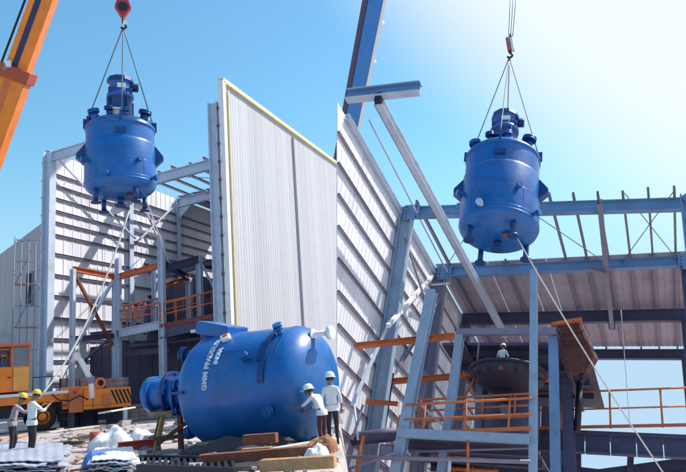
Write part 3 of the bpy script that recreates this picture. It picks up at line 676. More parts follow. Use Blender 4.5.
# ------------------------------------------------------------------ mobile crane (left): carrier, cab, boom
gc = LA(42, 431, 2, 0); dz = (RL @ (gc - EYE)).z
cr = Thing('mobile_crane', 'orange mobile crane with long boom at the top left and striped outrigger box', 'crane', (gc.x, gc.y, 0))
Mc = basis(Z3, rgt * .98 + view * .2, V((gc.x, gc.y, 0)))   # x = image right, y = away
u = dz / FOC                                                   # metres per photo pixel at the crane
def C(x): return (x - 42) * u
def CZ(y): return (431 - y) * u
def cbox(name, x0, x1, y0, y1, d0, d1, m, parent=None, bev=.03, label=None):
    return cr.part(name, MB(Mc).box(((C(x0) + C(x1)) / 2, (d0 + d1) / 2, (CZ(y0) + CZ(y1)) / 2), (C(x1) - C(x0), d1 - d0, CZ(y0) - CZ(y1)), None), m, parent=parent, bevel=bev, label=label)
cbox('chassis', -60, 112, 416, 404, .3, 2.3, RIGSTEEL)
cbox('deck_plate', -60, 70, 404, 396, -.1, 2.6, ORANGE)
cbox('deck_edge', -60, 66, 396, 393, -.15, 2.65, WHITEP, bev=.01)
cbox('engine_cover', 60, 96, 412, 390, -.1, 2.6, ORANGE)
ob_ = cbox('outrigger_box', 80, 127, 414, 394, -.35, 2.8, ORANGE)
cbox('rear_panel', 66, 80, 416, 392, -.25, 2.7, ORRED)
# hazard chevrons on the face of the outrigger box
for k in range(6):
    x0 = 106 + k * 4.0
    if x0 + 2 > 128: break
    pts = [(C(x0), -.362, CZ(396)), (C(x0 + 2.2), -.362, CZ(396)), (C(min(127, x0 + 8)), -.362, CZ(396 + (14 if x0 + 8 < 127 else 14 * (127 - x0) / 8))), (C(min(127, x0 + 6)), -.362, CZ(396 + (14 if x0 + 6 < 127 else 14 * (127 - x0) / 6)))]
    pts = [(a, -.352 - .012, c) for a, b, c in pts] + [(a, -.34, c) for a, b, c in pts]
    cr.part('hazard_stripe', MB(Mc).add(pts, [(0, 1, 2, 3), (7, 6, 5, 4), (0, 4, 5, 1), (1, 5, 6, 2), (2, 6, 7, 3), (3, 7, 4, 0)]), BLACK, parent=ob_)
le = cr.part('lifting_eye', MB(Mc).lathe([(.17, -.05), (.3, -.05), (.3, .05), (.17, .05), (.17, -.05)], 20, M=Matrix.Translation((C(97), -.1, CZ(388))) @ Matrix.Rotation(math.pi / 2, 4, 'X')), ORANGE)
cbox('outrigger_jack', 120, 124, 428, 412, -.2, .1, WHITEP)
cbox('outrigger_pad', 116, 128, 431, 428, -.4, .3, WOOD)
def wheel(xc, yc, r, d):
    W = Matrix.Translation((C(xc), d, r)) @ Matrix.Rotation(math.pi / 2, 4, 'X')
    wh = cr.part('wheel', MB(Mc).lathe([(.3 * r, -.12), (.56 * r, -.1), (.58 * r, .12), (.4 * r, .16)], 24, M=W, cap=False), ORANGE)
    cr.part('tyre', MB(Mc).lathe([(.56 * r, -.17), (.85 * r, -.2), (.97 * r, -.14), (r, 0), (.97 * r, .14), (.85 * r, .2), (.56 * r, .17), (.56 * r, -.17)], 32, M=W), BLACK, parent=wh)
    hb_ = cr.part('hub', MB(Mc).lathe([(.3 * r, -.1), (.3 * r, .14), (.22 * r, .2), (.004, .22)], 16, M=W), ORANGE, parent=wh)
    for q in range(8):
        a = q * math.pi / 4; cr.part('lug_nut', MB(Mc).box(W @ V((.42 * r * math.cos(a), .42 * r * math.sin(a), .15)), (.05, .06, .05)), RIGSTEEL, parent=wh)
wr = 13.5 * u
for xc in (42, -12, -44): wheel(xc, 0, wr, 0.0); 
for xc in (42, -12): wheel(xc, 0, wr, 2.4)
cbox('mudguard', 30, 55, 403, 401, -.2, .6, ORANGE)
# superstructure cab
cb_ = cbox('cab', -14, 30, 391, 366, .1, 1.9, ORANGE, label='orange cab with glazed upper half')
cbox('cab_panel', 15, 29, 390, 367, .05, .099, mat('yellow_orange_paint', (.85, .38, .07), .45), parent=cb_, bev=.0)
for x in (-14, 0, 13, 28.5): cbox('cab_pillar', x, x + 1.6, 366, 346, .1, .2, ORRED, parent=cb_, bev=.0); cbox('cab_pillar', x, x + 1.6, 366, 346, 1.8, 1.9, ORRED, parent=cb_, bev=.0)
cbox('cab_roof', -15, 31, 346, 343, .0, 2.0, ORRED, parent=cb_)
cbox('window_pane', 1.8, 13, 365, 347, 1.84, 1.86, GLASS, parent=cb_, bev=0); cbox('window_pane', 14.8, 28.4, 365, 347, .14, .16, GLASS, parent=cb_, bev=0); cbox('window_pane', -12, -.2, 365, 347, .14, .16, GLASS, parent=cb_, bev=0)
cbox('seat', 5, 8, 372, 357, .8, 1.2, BLACK, parent=cb_)
for k in range(3): cbox('step', 56, 64, 408 + k * 7, 407 + k * 7, -.4, -.1, RIGSTEEL, bev=.0)
cbox('tail_lamp', 70, 73, 397, 394, -.3, -.25, mat('lamp_red', (.5, .02, .02), .3), bev=.0)
cbox('mudflap', 57, 62, 424, 404, .0, .5, BLACK, bev=.0)
cbox('tool_box', 98, 106, 412, 399, -.42, -.35, ORRED, parent=ob_, bev=.01); cbox('panel_seam', 88.5, 89, 413, 395, -.36, -.35, RIGSTEEL, parent=ob_, bev=0); cbox('panel_seam', 81, 127, 410.4, 410, -.36, -.35, RIGSTEEL, parent=ob_, bev=0)
cr.part('hose', MB(Mc).path([V((C(50), -.2, CZ(396))), V((C(56), -.32, CZ(402))), V((C(66), -.34, CZ(404))), V((C(76), -.34, CZ(399))), V((C(84), -.37, CZ(404)))], .035, 6), RIGSTEEL)
cr.part('handrail', MB(Mc).path([V((C(33), .1, CZ(393))), V((C(33), .1, CZ(378))), V((C(58), .1, CZ(378))), V((C(58), .1, CZ(393)))], .03, 6), RIGSTEEL)
cbox('door_seam', 14.6, 14.9, 390, 367, .09, .1, RIGSTEEL, parent=cb_, bev=0); cbox('door_handle', 10, 13, 377, 376, .04, .09, RIGSTEEL, parent=cb_, bev=0); cbox('exhaust', 62, 64, 392, 380, 1.8, 2.0, RIGSTEEL)
cbox('slew_ring', -40, 20, 396, 391, .3, 2.2, RIGSTEEL)
# boom
bw = 1.02
tipL = LD(124, -222, 29.3)
root = LD(-88, 365, 31.5); 
bd = (tipL - root)
# keep the boom in the vertical plane through both points; sections overlap and step down
def boomsec(t, f0, f1, w_, h_, m, side_m, root, bd):
    p = root + bd * f0; q = root + bd * f1
    d = bd.normalized(); x = d.cross(view).normalized()
    s_ = t.part('boom_section', B().sweep(p, q, [(-w_ / 2, -h_ / 2), (w_ / 2, -h_ / 2), (w_ / 2, h_ / 2), (-w_ / 2, h_ / 2)], up=view), m, bevel=.04)
    t.part('web_stripe', B().sweep(p + d * .3 - view * 0, q - d * .02, [(-.02 * w_ - .02 * w_, -h_ / 2 - .015), (.22 * w_, -h_ / 2 - .015), (.22 * w_, -h_ / 2 + .01), (-.04 * w_, -h_ / 2 + .01)], up=view), side_m, parent=s_)
    return q
def frac(y):  # fraction along the boom at picture height y
    lo, hi = 0, 1
    for _ in range(40):
        mid = (lo + hi) / 2; c = RL @ (root + bd * mid - EYE); yy = PY + FOC * c.y / c.z
        if yy > y: lo = mid
        else: hi = mid
    return lo
f1 = frac(74)
boomsec(cr, 0, f1, 1.12, 1.15, ORANGE, ORRED, root, bd); boomsec(cr, f1 - .01, .99, .90, .92, ORANGE, NAVY, root, bd)
d = bd.normalized(); c = root + bd * f1
cl = cr.part('boom_collar', B().sweep(c - d * .28, c + d * .28, [(-.66, -.68), (.66, -.68), (.66, .68), (-.66, .68)], up=view), REDOX, bevel=.05)
xx = d.cross(view).normalized()
cr.part('wear_pad', B().box(c - view * .72 - xx * -.3, (.28, .12, .28)), WHITEP, parent=cl); cr.part('wear_pad', B().box(c - view * .72 + xx * .35 - d * .2, (.2, .12, .2)), PURL, parent=cl)
cr.part('hydraulic_hose', B().path([c + xx * .75 - d * 6, c + xx * .75, root + bd * (f1 + .35) + xx * .6], .05, 6), RIGSTEEL)
cr.part('boom_head', B().box(tipL - d * .4, (1.0, 1.1, 1.1)), ORRED)
cr.part('luffing_cylinder', B().tube(V((root.x + 2.2, root.y, 2.2)), root + bd * .3 - Z3 * .7, .22, 16), RIGSTEEL)
cr.part('turntable', MB(Mc).box((C(-62), 1.2, CZ(388)), (3.2, 2.4, 1.4)), ORANGE, bevel=.05)
for s_ in (-.12, .12):
    sling('hoist_rope', '%s fall of wire rope above the red hook block' % ('left' if s_ < 0 else 'right'), hookp + Z3 * .9 + rgt * s_, tipL + rgt * s_ - Z3 * .6, r=.02, grp='hoist ropes of the left hook', cat='rope')
# crane operator
person('crane operator in a blue shirt seated in the orange cab', Mc @ V((C(6), .75, CZ(380))), yr, 1.7, shirt=SHB, trouser=TRD, helmet=YEL,
       pose=dict(pel=(0, 0, .55), sp=(0, .0, .75), ch=(0, 0, .96), nk=(0, .02, 1.10), hd0=(0, .035, 1.20), hd1=(0, .045, 1.30), shl=(-.17, 0, 1.02), shr=(.17, 0, 1.02), ell=(-.24, .1, .78), wrl=(-.2, .34, .8), elr=(.24, .1, .78), wrr=(.2, .34, .8),
                 hl=(-.09, .02, .5), knl=(-.1, .42, .5), anl=(-.1, .44, .1), tol=(-.11, .6, .06), hr=(.09, .02, .5), knr=(.1, .42, .5), anr=(.1, .44, .1), tor=(.11, .6, .06)))
# ------------------------------------------------------------------ yard clutter (left)
def blocks(x0, x1, yb, nrow, depth, label, drop=0, grp='pallets of concrete blocks'):
    p = LD(x0, yb, depth); q = LD(x1, yb, depth); L_ = (q - p); n = max(2, round(L_.length / .42)); d = L_.normalized(); d.z = 0; d.normalize(); nn = V((-d.y, d.x, 0))
    zb = max(0, min(p.z, q.z)); zb = zb if zb > .25 else .03
    t = Thing('block_stack', label, 'blocks', (p.x, p.y, 0), group=grp)
    if zb > .3:
        t.part('pallet', B().box(p.lerp(q, .5) * 1.0 + nn * .4 + Z3 * (zb / 2 - p.lerp(q, .5).z), (L_.length, .8, zb), Matrix.Rotation(math.atan2(d.y, d.x), 3, 'Z')), DARKST)
    me = None
    rz = math.atan2(d.y, d.x); h = .22
    for r in range(nrow):
        for i in range(n):
            if r == nrow - 1 and random.random() < drop: continue
            if me is None:
                me = B().box((0, 0, 0), (L_.length / n - .025, .8, h - .02)).mesh('block', BRICK, V((0, 0, 0)))
            c = V((p.x, p.y, zb)) + d * ((i + .5) * L_.length / n) + nn * (.4 + random.uniform(-.03, .03)) + Z3 * (h * r + h / 2)
            o = t.part('block', me, BRICK); o.location = c - t.base; o.rotation_euler = (0, 0, rz + random.uniform(-.03, .03))
blocks(106, 124, 397, 5, 38.6, 'square stack of pinkish blocks behind the striped outrigger box', .2)
blocks(60, 79, 397, 5, 38.6, 'block stack just behind the orange crane deck, leftmost', .2)
blocks(80, 93, 397, 5, 38.6, 'block stack behind the lifting eye of the crane', .1)
blocks(123, 146, 416, 4, 38.6, 'low row of pinkish blocks between the outrigger box and the tank drive', .3)
blocks(146, 172, 416, 5, 38.6, 'low row of pinkish blocks behind the drive of the lying tank', .3)
blocks(172, 196, 414, 4, 38.6, 'low row of pinkish blocks ending behind the left end of the lying tank', .3)
# white bent arm
t = Thing('bent_white_pipe', 'white bent pipe standing up behind the orange crane deck', 'pipe', LD(92, 398, 35))
t.part('pipe', B().path([LD(92, 398, 35), LD(91, 380, 35), LD(81, 361, 35), LD(76, 355, 35), LD(73, 362, 35)], .14, 10), WHITEP)
t.part('joint', B().tube(LD(91, 383, 34.95), LD(90, 377, 34.95), .22, 12), PURL); t.part('joint', B().tube(LD(79, 356, 34.95), LD(75, 357, 34.95), .22, 12), WHITEP)
# trestle under the tank drive
tt = LA(178, 434, 2, 0); tz = (RL @ (tt - EYE)).z
t = Thing('trestle', 'rust orange trestle of struts under the drive of the lying tank', 'trestle', (tt.x, tt.y, 0))
def T_(x, y, dd=0): p = LD(x, y, 21.3 + dd); return p
gb = Mt @ V((0, 0, Lc + .45 + .8)); gl = gb.z - .5
for k, (sx, sy, lean) in enumerate(((-.6, -.45, -.05), (.0, -.45, .0), (.6, -.45, .25), (-.6, .5, -.05), (.6, .5, .2))):
    b0 = V((gb.x, gb.y, 0)) + rgt * (sx + lean) + view * sy; t0 = V((gb.x, gb.y, gl)) + rgt * sx * .7 + view * sy * .8
    t.part('leg', B().bar(b0, t0, .11, .11), RUST if k % 2 else WOOD)
t.part('strut', B().bar(V((gb.x, gb.y, .2)) - rgt * .6 - view * .46, V((gb.x, gb.y, gl - .1)) + rgt * .45 - view * .46, .08, .1), RUST)
t.part('cross_bar', B().bar(V((gb.x, gb.y, gl)) - rgt * .75, V((gb.x, gb.y, gl)) + rgt * .75, .9, .1), WOOD)
t.part('cross_bar', B().bar(V((gb.x, gb.y, .35)) - rgt * .7 - view * .46, V((gb.x, gb.y, .35)) + rgt * .75 - view * .46, .09, .1), RUST)
# cloth heaps
def heap(name, label, x, y, wpx, hpx, m, dep=1.0, seed=0, cat='tarpaulin', flat=False):
    g = LA(x, y, 2, 0); z = (RL @ (g - EYE)).z; s = wpx * z / FOC; h = hpx * z / FOC
    vd = V((g.x, g.y, 0)).normalized(); rd = V((vd.y, -vd.x, 0)); n = 44; vs = []; fs = []
    for j in range(n + 1):
        for i in range(n + 1):
            a, b = i / n * 2 - 1, j / n * 2 - 1; r = math.sqrt(a * a + b * b)
            ang = math.atan2(b, a); edge = .8 + .22 * noise.noise(V((math.cos(ang) * 1.6, math.sin(ang) * 1.6, seed)))
            k = max(0, 1 - (r / edge) ** 2.2)
            hh = h * (k ** .5) * (.62 + .55 * noise.noise(V((a * 1.9, b * 1.9, seed * 3.1))) + .10 * noise.noise(V((a * 4.3, b * 4.3, seed))))
            hh += .035 * abs(noise.noise(V((a * 7, b * 6, seed + 5)))) * (k > 0)
            q = min(1, edge / max(r, 1e-6)) if r > edge else 1
            p = V((g.x, g.y, 0)) + rd * a * q * s / 2 + vd * (b * q * s / 2 * dep + 0)
            vs.append((p.x, p.y, max(.0, hh) + .0 + (.06 if k > 0 else -.05)))
    for j in range(n):
        for i in range(n): fs.append((j * (n + 1) + i, j * (n + 1) + i + 1, (j + 1) * (n + 1) + i + 1, (j + 1) * (n + 1) + i))
    mb = MB(); mb.add(vs, fs, True)
    o = single(name, mb, m, label, cat, (g.x, g.y, 0)); return o
heap('ground_heap', 'big bulging white tarpaulin heap in the middle of the left foreground', 112, 449, 56, 24, TARP, .7, 1)
heap('ground_heap', 'smaller white tarpaulin heap at the right of the big white heap', 140, 440, 34, 11, TARP, .6, 2)
heap('ground_heap', 'bright white plastic crumpled at the foot of the trestle', 184, 437, 26, 12, TARP, .6, 3)
heap('ground_heap', 'blue tarpaulin spilling out under the grey sheets at the bottom', 96, 468, 34, 14, TARB, .7, 4)
heap('ground_heap', 'dark blue cloth lying in the shade left of the lying tank', 160, 441, 34, 7, mat('dark_cloth', (.03, .03, .07), .9), .6, 5)
heap('ground_heap', 'white rag heap with rusty pieces below the right end of the lying tank', 318, 462, 34, 20, TARP, .8, 6)
heap('ground_heap', 'orange brown sacking piled at the feet of the workers right of the lying tank', 322, 453, 44, 20, mat('orange_sacking', (.34, .16, .08), .9), .8, 8)
def sheets(name, label, pts, hs, m, n=5, cat='metal sheets', mat2=None):
    c = sum((LA(*p, 2, 0) for p in pts), V((0, 0, 0))) / len(pts)
    t = Thing(name, label, cat, (c.x, c.y, 0))
    for k in range(n):
        q = [LA(*p, 2, 0) for p in pts]; off = V((random.uniform(-.12, .12), random.uniform(-.12, .12), 0)); rot = Matrix.Rotation(random.uniform(-.04, .04), 3, 'Z')
        q = [rot @ (p - c) + c + off for p in q]; z = .05 + k * hs
        G = 14; vs = []; 
        for lay in (0, .02):
            for j in range(G + 1):
                for i in range(G + 1):
                    a, b = i / G, j / G; p = q[0].lerp(q[1], a).lerp(q[3].lerp(q[2], a), b)
                    vs.append((p.x, p.y, z + lay + .05 * noise.noise(V((a * 3, b * 3, k * 7.3))) + (.012 if i % 2 else 0)))
        N = (G + 1) ** 2; fs = []
        for j in range(G):
            for i in range(G):
                a = j * (G + 1) + i; fs += [(N + a, N + a + 1, N + a + G + 2, N + a + G + 1), (a + G + 1, a + G + 2, a + 1, a)]
        for i in range(G):
            fs += [(i, i + 1, N + i + 1, N + i), (G * (G + 1) + i + 1, G * (G + 1) + i, N + G * (G + 1) + i, N + G * (G + 1) + i + 1)]
            a = i * (G + 1); fs += [(a + G + 1, a, N + a, N + a + G + 1), (a + G, a + 2 * G + 1, N + a + 2 * G + 1, N + a + G)]
        mb = MB(); mb.add(vs, fs); t.part('sheet', mb, m if k % 2 or not mat2 else mat2)
sheets('metal_sheet_pile', 'pile of dull bluish metal sheets at the bottom left corner', [(-8, 474), (56, 474), (66, 452), (8, 448)], .045, SHEET, 5)
sheets('metal_sheet_pile', 'small pile of pale grey sheets at the bottom, right of the bigger pile', [(88, 474), (132, 473), (134, 458), (98, 458)], .045, SHEET, 5, mat2=TARP)
sheets('white_board', 'bright white board lying flat at the bottom edge near the grating', [(128, 473), (160, 473), (158, 464), (132, 464)], .04, WHITEP, 1, cat='board')
# red beam, planks, grating, timbers
def lbar(name, x0, y0, x1, y1, w_, h_, m, label, cat, z=None, ib=False, grp=None):
    p = LA(x0, y0, 2, 0); q = LA(x1, y1, 2, 0); p.z = q.z = (h_ / 2 + .04) if z is None else z
    mb = B().ibeam(p, q, w_, h_) if ib else B().bar(p, q, w_, h_)
    return single(name, mb, m, label, cat, (p + q) / 2 - Z3 * ((p + q) / 2).z, group=grp, bevel=.01)
lbar('red_beam', 118, 455, 161, 450, .3, .27, mat('red_paint', (.62, .06, .03), .5, dirt=(.3, .06, .04)), 'red painted steel beam lying on the ground right of the white heap', 'beam', ib=True)
lbar('plank', 34, 428, 96, 417, .3, .08, WOODP, 'long pale plank running right from behind the two workers', 'plank')
lbar('plank', 48, 434, 104, 427, .22, .07, WOODP, 'pale plank nearest the front of the yard, before the big heap', 'plank')
lbar('plank', 58, 424, 118, 422, .25, .08, WOODP, 'pale plank lying level under the outrigger box', 'plank')
lbar('pole', 0, 443, 30, 436, .12, .12, WOOD, 'short brown pole on the ground at the left edge', 'pole')
lbar('timber_beam', 245, 461, 278, 459, .24, .2, RUST, 'upper short rusty timber chock under the belly of the lying tank', 'timber', z=.42)
lbar('timber_beam', 243, 463, 272, 461, .26, .24, WOOD, 'lower brown timber chock below the belly of the lying tank', 'timber')
lbar('timber_beam', 200, 470, 330, 459, .28, .24, RUST, 'long rust brown beam on the ground along the front of the lying tank', 'beam')
lbar('timber_beam', 270, 459, 334, 447, .2, .16, WOODP, 'long pale timber slanting below the right end of the lying tank', 'timber', z=.13)
lbar('timber_beam', 262, 474, 336, 470, .24, .2, WOOD, 'brown timber along the bottom edge below the lying tank', 'timber')
# grating / ladder frame
p0, p1, q0, q1 = LA(141, 465, 2, .12), LA(252, 470, 2, .12), LA(150, 474, 2, .12), LA(240, 476, 2, .12)
t = Thing('ladder_frame', 'dark steel ladder frame lying in front of the lying tank', 'ladder', ((p0 + q1) / 2))
p0, p1 = LA(140, 458, 2, .12), LA(236, 461, 2, .12); q0, q1 = LA(138, 468, 2, .12), LA(236, 472, 2, .12)
t.part('side_rail', B().bar(p0, p1, .08, .14), RIGSTEEL); t.part('side_rail', B().bar(q0, q1, .08, .14), RIGSTEEL)
for k in range(15): t.part('rung', B().bar(p0.lerp(p1, (k + .5) / 15), q0.lerp(q1, (k + .8) / 15), .06, .06), RIGSTEEL)
heap('rubble_heap', 'low heap of dark earth and debris under the lying tank, dark to add shade on its belly', 240, 450, 150, 10, mat('dark_earth_shade', (.10, .085, .09), .95, var=.4, bump=.6), .35, 11, cat='earth')  # earth and debris; the dark colour also puts in shade below the tank
heap('ground_heap', 'dark wavy heap added along the belly of the lying blue tank', 246, 455, 150, 17, mat('dark_heap', (.03, .03, .045), .8, var=.3, bump=.4, bscale=5), .3, 21)  # dark uneven mass added before the lower barrel
heap('ground_heap', 'flat black sheet added under and before the lying tank to cut bounced light', 240, 460, 240, 3, mat('bounce_cut_sheet', (.03, .028, .035), .9), .9, 23)  # added sheet, keeps sunlit ground from brightening the tank's belly
lbar('plank', 70, 441, 96, 436, .2, .06, WOOD, 'brown plank leaning at the left of the big white heap', 'plank')
lbar('plank', 100, 438, 134, 428, .16, .06, WOODP, 'pale stick lying across the top of the big white heap', 'plank', z=.9)
lbar('rail_offcut', 56, 447, 84, 446, .14, .12, RUST, 'short rusty offcut between the grey sheet pile and the white heap', 'offcut')
p = LA(97, 449, 2, 0)
t = Thing('paint_can', 'red paint can lying on its side against the big white heap', 'can', (p.x, p.y, 0))
q = V((p.x, p.y, .28)) - V((p.x, p.y, 0)).normalized() * .3
t.part('body', B().tube(q - rgt * .2, q + rgt * .2, .24, 20), REDOX); t.part('rim', B().tube(q + rgt * .2, q + rgt * .23, .26, 20), RIGSTEEL)
mb = MB()
for k in range(150):
    x = random.uniform(60, 335); y = random.choice((random.uniform(424, 440), random.uniform(440, 472))); g = LA(x, y, 2, 0); sz = random.uniform(.05, .17) * (1.0 if y > 430 else 1.6)
    if g.length > 38: continue
    rot = Matrix.Rotation(random.uniform(0, 6.3), 3, 'Z') @ Matrix.Rotation(random.uniform(-.5, .5), 3, 'X')
    pts = [rot @ V((a * sz * random.uniform(.6, 1.4), b * sz * random.uniform(.5, 1.1), c_ * sz * random.uniform(.3, .8))) + V((g.x, g.y, sz * .3)) for a in (-1, 1) for b in (-1, 1) for c_ in (-1, 1)]
    mb.add(pts, [(0, 1, 3, 2), (4, 6, 7, 5), (0, 4, 5, 1), (2, 3, 7, 6), (0, 2, 6, 4), (1, 5, 7, 3)])
single('broken_concrete', mb, CONC, 'broken concrete lumps strewn over the yard', 'rubble', kind='stuff')
for mm, nm in ((WOOD, 'splintered brown timber scraps strewn over the yard rubble'), (WOODP, 'pale timber scraps strewn over the yard rubble'), (RUST, 'rusty scrap strips strewn over the yard rubble')):
    mb = MB()
    for k in range(16):
        x = random.uniform(60, 325); y = random.uniform(428, 470); g = LA(x, y, 2, 0); a_ = random.uniform(0, 3.14); L_ = random.uniform(.3, 1.3)
        pp = V((g.x, g.y, .06)); dv_ = V((math.cos(a_), math.sin(a_), random.uniform(-.02, .06))) * L_
        mb.bar(pp - dv_ / 2, pp + dv_ / 2, random.uniform(.04, .14), .04)
    single('scrap_litter', mb, mm, nm, 'debris', kind='stuff')
# loose stones and offcuts
mb = MB()
for k in range(420):
    x = random.uniform(0, 338); y = random.uniform(420, 474); g = LA(x, y, 2, 0); s = random.uniform(.03, .1)
    if g.length > 40: continue
    mb.box((g.x, g.y, .03 + s * .2), (s * random.uniform(.8, 2), s, s * .6), Matrix.Rotation(random.uniform(0, 3), 3, 'Z') @ Matrix.Rotation(random.uniform(-.4, .4), 3, 'X'))
single('loose_stones', mb, mat('stone_chips', (.40, .33, .31), .9, var=.4, scale=8), 'scattered stones and broken offcuts over the dusty yard', 'stones', kind='stuff')

# ================================================================== RIGHT: works standing square to the slope
TW, UR = -13.15, 21.6
F = [30.3, 37.3, 44.2, 50.6]; TE = 4.2
rb = Thing('steel_framed_building', 'tall half roofed steel building with blue roof beams under which the right hoisted tank hangs', 'building', (TW, F[0], -1.55), 'R')
def rI(name, p, q, w_, h_, m, up=Z3, **k): return rb.part(name, B().ibeam(p, q, w_, h_, up=up), m, **k)
for i, dd in enumerate(F):
    rI('column', (TW + .45, dd, -1.55), (TW + .45, dd, UR - .35), .45, .75, POSTB if i == 0 else PURL, up=X3)
    rI('column', (TE - 2.4 + .25 * i * 0, dd, -1.55), (TE - 2.4, dd, UR - .35), .45, .7, DARKST if i else MIDST, up=X3)
for i, (dd, h, m) in enumerate(((F[0], .72, MIDST), (F[1], .68, MIDST), (F[2], .85, DARKST), (F[3], .75, DARKST))):
    rI('roof_beam', (TW + .1, dd, UR), (TE, dd if i else RA(684, 207, 2, UR).y, UR), .32, h, m)
# purlins across the beams, roof sheets beyond the second beam
tp0 = RA(576, 205, 2, UR + .4)
sp_ = (RA(675, 203, 2, UR + .4) - RA(576, 205, 2, UR + .4)).length / 4
T0 = RA(649, 203, 2, UR + .4).x
ts = sorted(T0 + sp_ * k for k in range(-11, 4) if TW < T0 + sp_ * k < TE)
for k, tx in enumerate(ts):
    st_ = F[0] + (RA(684, 207, 2, UR).y - F[0]) * (tx - TW) / (TE - TW) - random.uniform(.5, .85)
    if tx < RA(545, 213, 2, UR).x: st_ = F[1] - .3 if k % 2 else F[0] - .3
    if tx > RA(545, 213, 2, UR).x or k % 3 == 0:
        rb.part('purlin', B().cchan((tx, st_, UR + .5), (tx, F[3] + .3, UR + .5), .12, .26, t=.02), PURL)
for a, b in zip([TW] + ts, ts + [TE]):
    for j in (1, 2):
        if b - a < .1: continue
        mb = B(); mb.box(((a + b) / 2, (F[j] + F[j + 1]) / 2, UR + .67), (b - a - .03, F[j + 1] - F[j] - .03, .05))
        for r in range(3): mb.box((a + (r + .6) * (b - a) / 3.2, (F[j] + F[j + 1]) / 2, UR + .63), (.07, F[j + 1] - F[j] - .05, .04))
        rb.part('roof_panel', mb, ROOFU)
rb.part('eaves_beam', B().cchan((TW + .05, 22.0, UR + .05), (TW + .05, F[3] + .5, UR + .05), .25, .35), PALEST)
rb.part('eaves_rod', B().tube((TW + 1.2, 22.2, UR - .2), (TW + 1.0, F[1], UR - .2), .05, 8), PALEST)
x0, x1 = ts[-5] if len(ts) > 5 else -2, ts[-2]
for a, b in (((RA(627, 215, 2, UR).x, F[0]), (RA(678, 266, 2, UR).x, F[1])), ((RA(676, 215, 2, UR).x, F[0]), (RA(622, 266, 2, UR).x, F[1])), ((TW + .6, F[1]), (TW + 5, F[0])), ((-6.5, F[0]), (-2.5, F[1]))):
    rb.part('brace_rod', B().tube((a[0], a[1], UR + .1), (b[0], b[1], UR + .1), .028, 6), PURL)
rb.part('knee_brace', B().ibeam((TE - 2.6, F[0], UR - .3), (TE - 1.4, F[0], UR - 3.0), .25, .3), MIDST)
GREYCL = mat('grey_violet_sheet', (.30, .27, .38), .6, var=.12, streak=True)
# left wall (sheets end raggedly towards the camera, cladding still going on)
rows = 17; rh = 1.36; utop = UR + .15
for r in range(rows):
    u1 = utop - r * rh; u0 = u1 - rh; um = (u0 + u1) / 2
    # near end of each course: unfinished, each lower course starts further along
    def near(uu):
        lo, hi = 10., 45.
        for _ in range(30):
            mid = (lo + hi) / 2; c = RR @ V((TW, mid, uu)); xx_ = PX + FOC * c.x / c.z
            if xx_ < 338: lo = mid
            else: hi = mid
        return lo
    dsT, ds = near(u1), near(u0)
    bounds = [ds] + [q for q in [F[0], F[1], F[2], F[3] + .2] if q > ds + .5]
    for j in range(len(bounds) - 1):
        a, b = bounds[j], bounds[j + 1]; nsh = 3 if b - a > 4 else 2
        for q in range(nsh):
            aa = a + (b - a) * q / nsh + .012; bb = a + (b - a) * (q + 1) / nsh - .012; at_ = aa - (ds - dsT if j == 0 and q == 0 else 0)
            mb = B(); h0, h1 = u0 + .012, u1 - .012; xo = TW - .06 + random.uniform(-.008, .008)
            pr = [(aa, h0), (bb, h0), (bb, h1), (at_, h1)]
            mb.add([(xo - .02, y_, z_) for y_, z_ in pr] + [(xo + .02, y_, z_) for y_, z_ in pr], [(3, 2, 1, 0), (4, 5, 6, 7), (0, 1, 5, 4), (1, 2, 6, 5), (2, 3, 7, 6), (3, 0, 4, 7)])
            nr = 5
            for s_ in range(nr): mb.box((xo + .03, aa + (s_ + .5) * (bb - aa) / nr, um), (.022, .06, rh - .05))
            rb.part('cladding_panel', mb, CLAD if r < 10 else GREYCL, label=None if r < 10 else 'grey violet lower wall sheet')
    rb.part('girt', B().cchan((TW + .02, ds, u0), (TW + .02, F[3], u0), .10, .13, t=.02), GIRT)
# back wall (left part and right edge), behind the dark works
tb = RA(574, 362, 1, F[3]).x
ncol = 6
for k in range(ncol):
    a = TW + (tb - TW) * k / ncol; b = TW + (tb - TW) * (k + 1) / ncol - .04
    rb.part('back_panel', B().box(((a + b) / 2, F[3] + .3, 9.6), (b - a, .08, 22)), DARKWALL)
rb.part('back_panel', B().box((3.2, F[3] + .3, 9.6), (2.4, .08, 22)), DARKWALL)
a_ = RA(388, 326, 1, F[0]); b_ = RA(433, 275, 1, F[0] - .0)
rb.part('brace', B().bar(RA(388, 326, 0, TW + .9), RA(433, 275, 1, F[1]), .2, .2), WHITEP)
rb.part('brace', B().bar(RA(430, 285, 0, TW + .9), RA(452, 283, 1, F[1]) , .12, .12), PURL)
rb.part('brace', B().bar(RA(352, 405, 0, TW + .7), RA(388, 326, 0, TW + .7), .12, .12), PALEST)
rb.part('brace', B().bar(RA(404, 235, 0, TW + .7), RA(425, 300, 0, TW + .7), .1, .1), PURL)
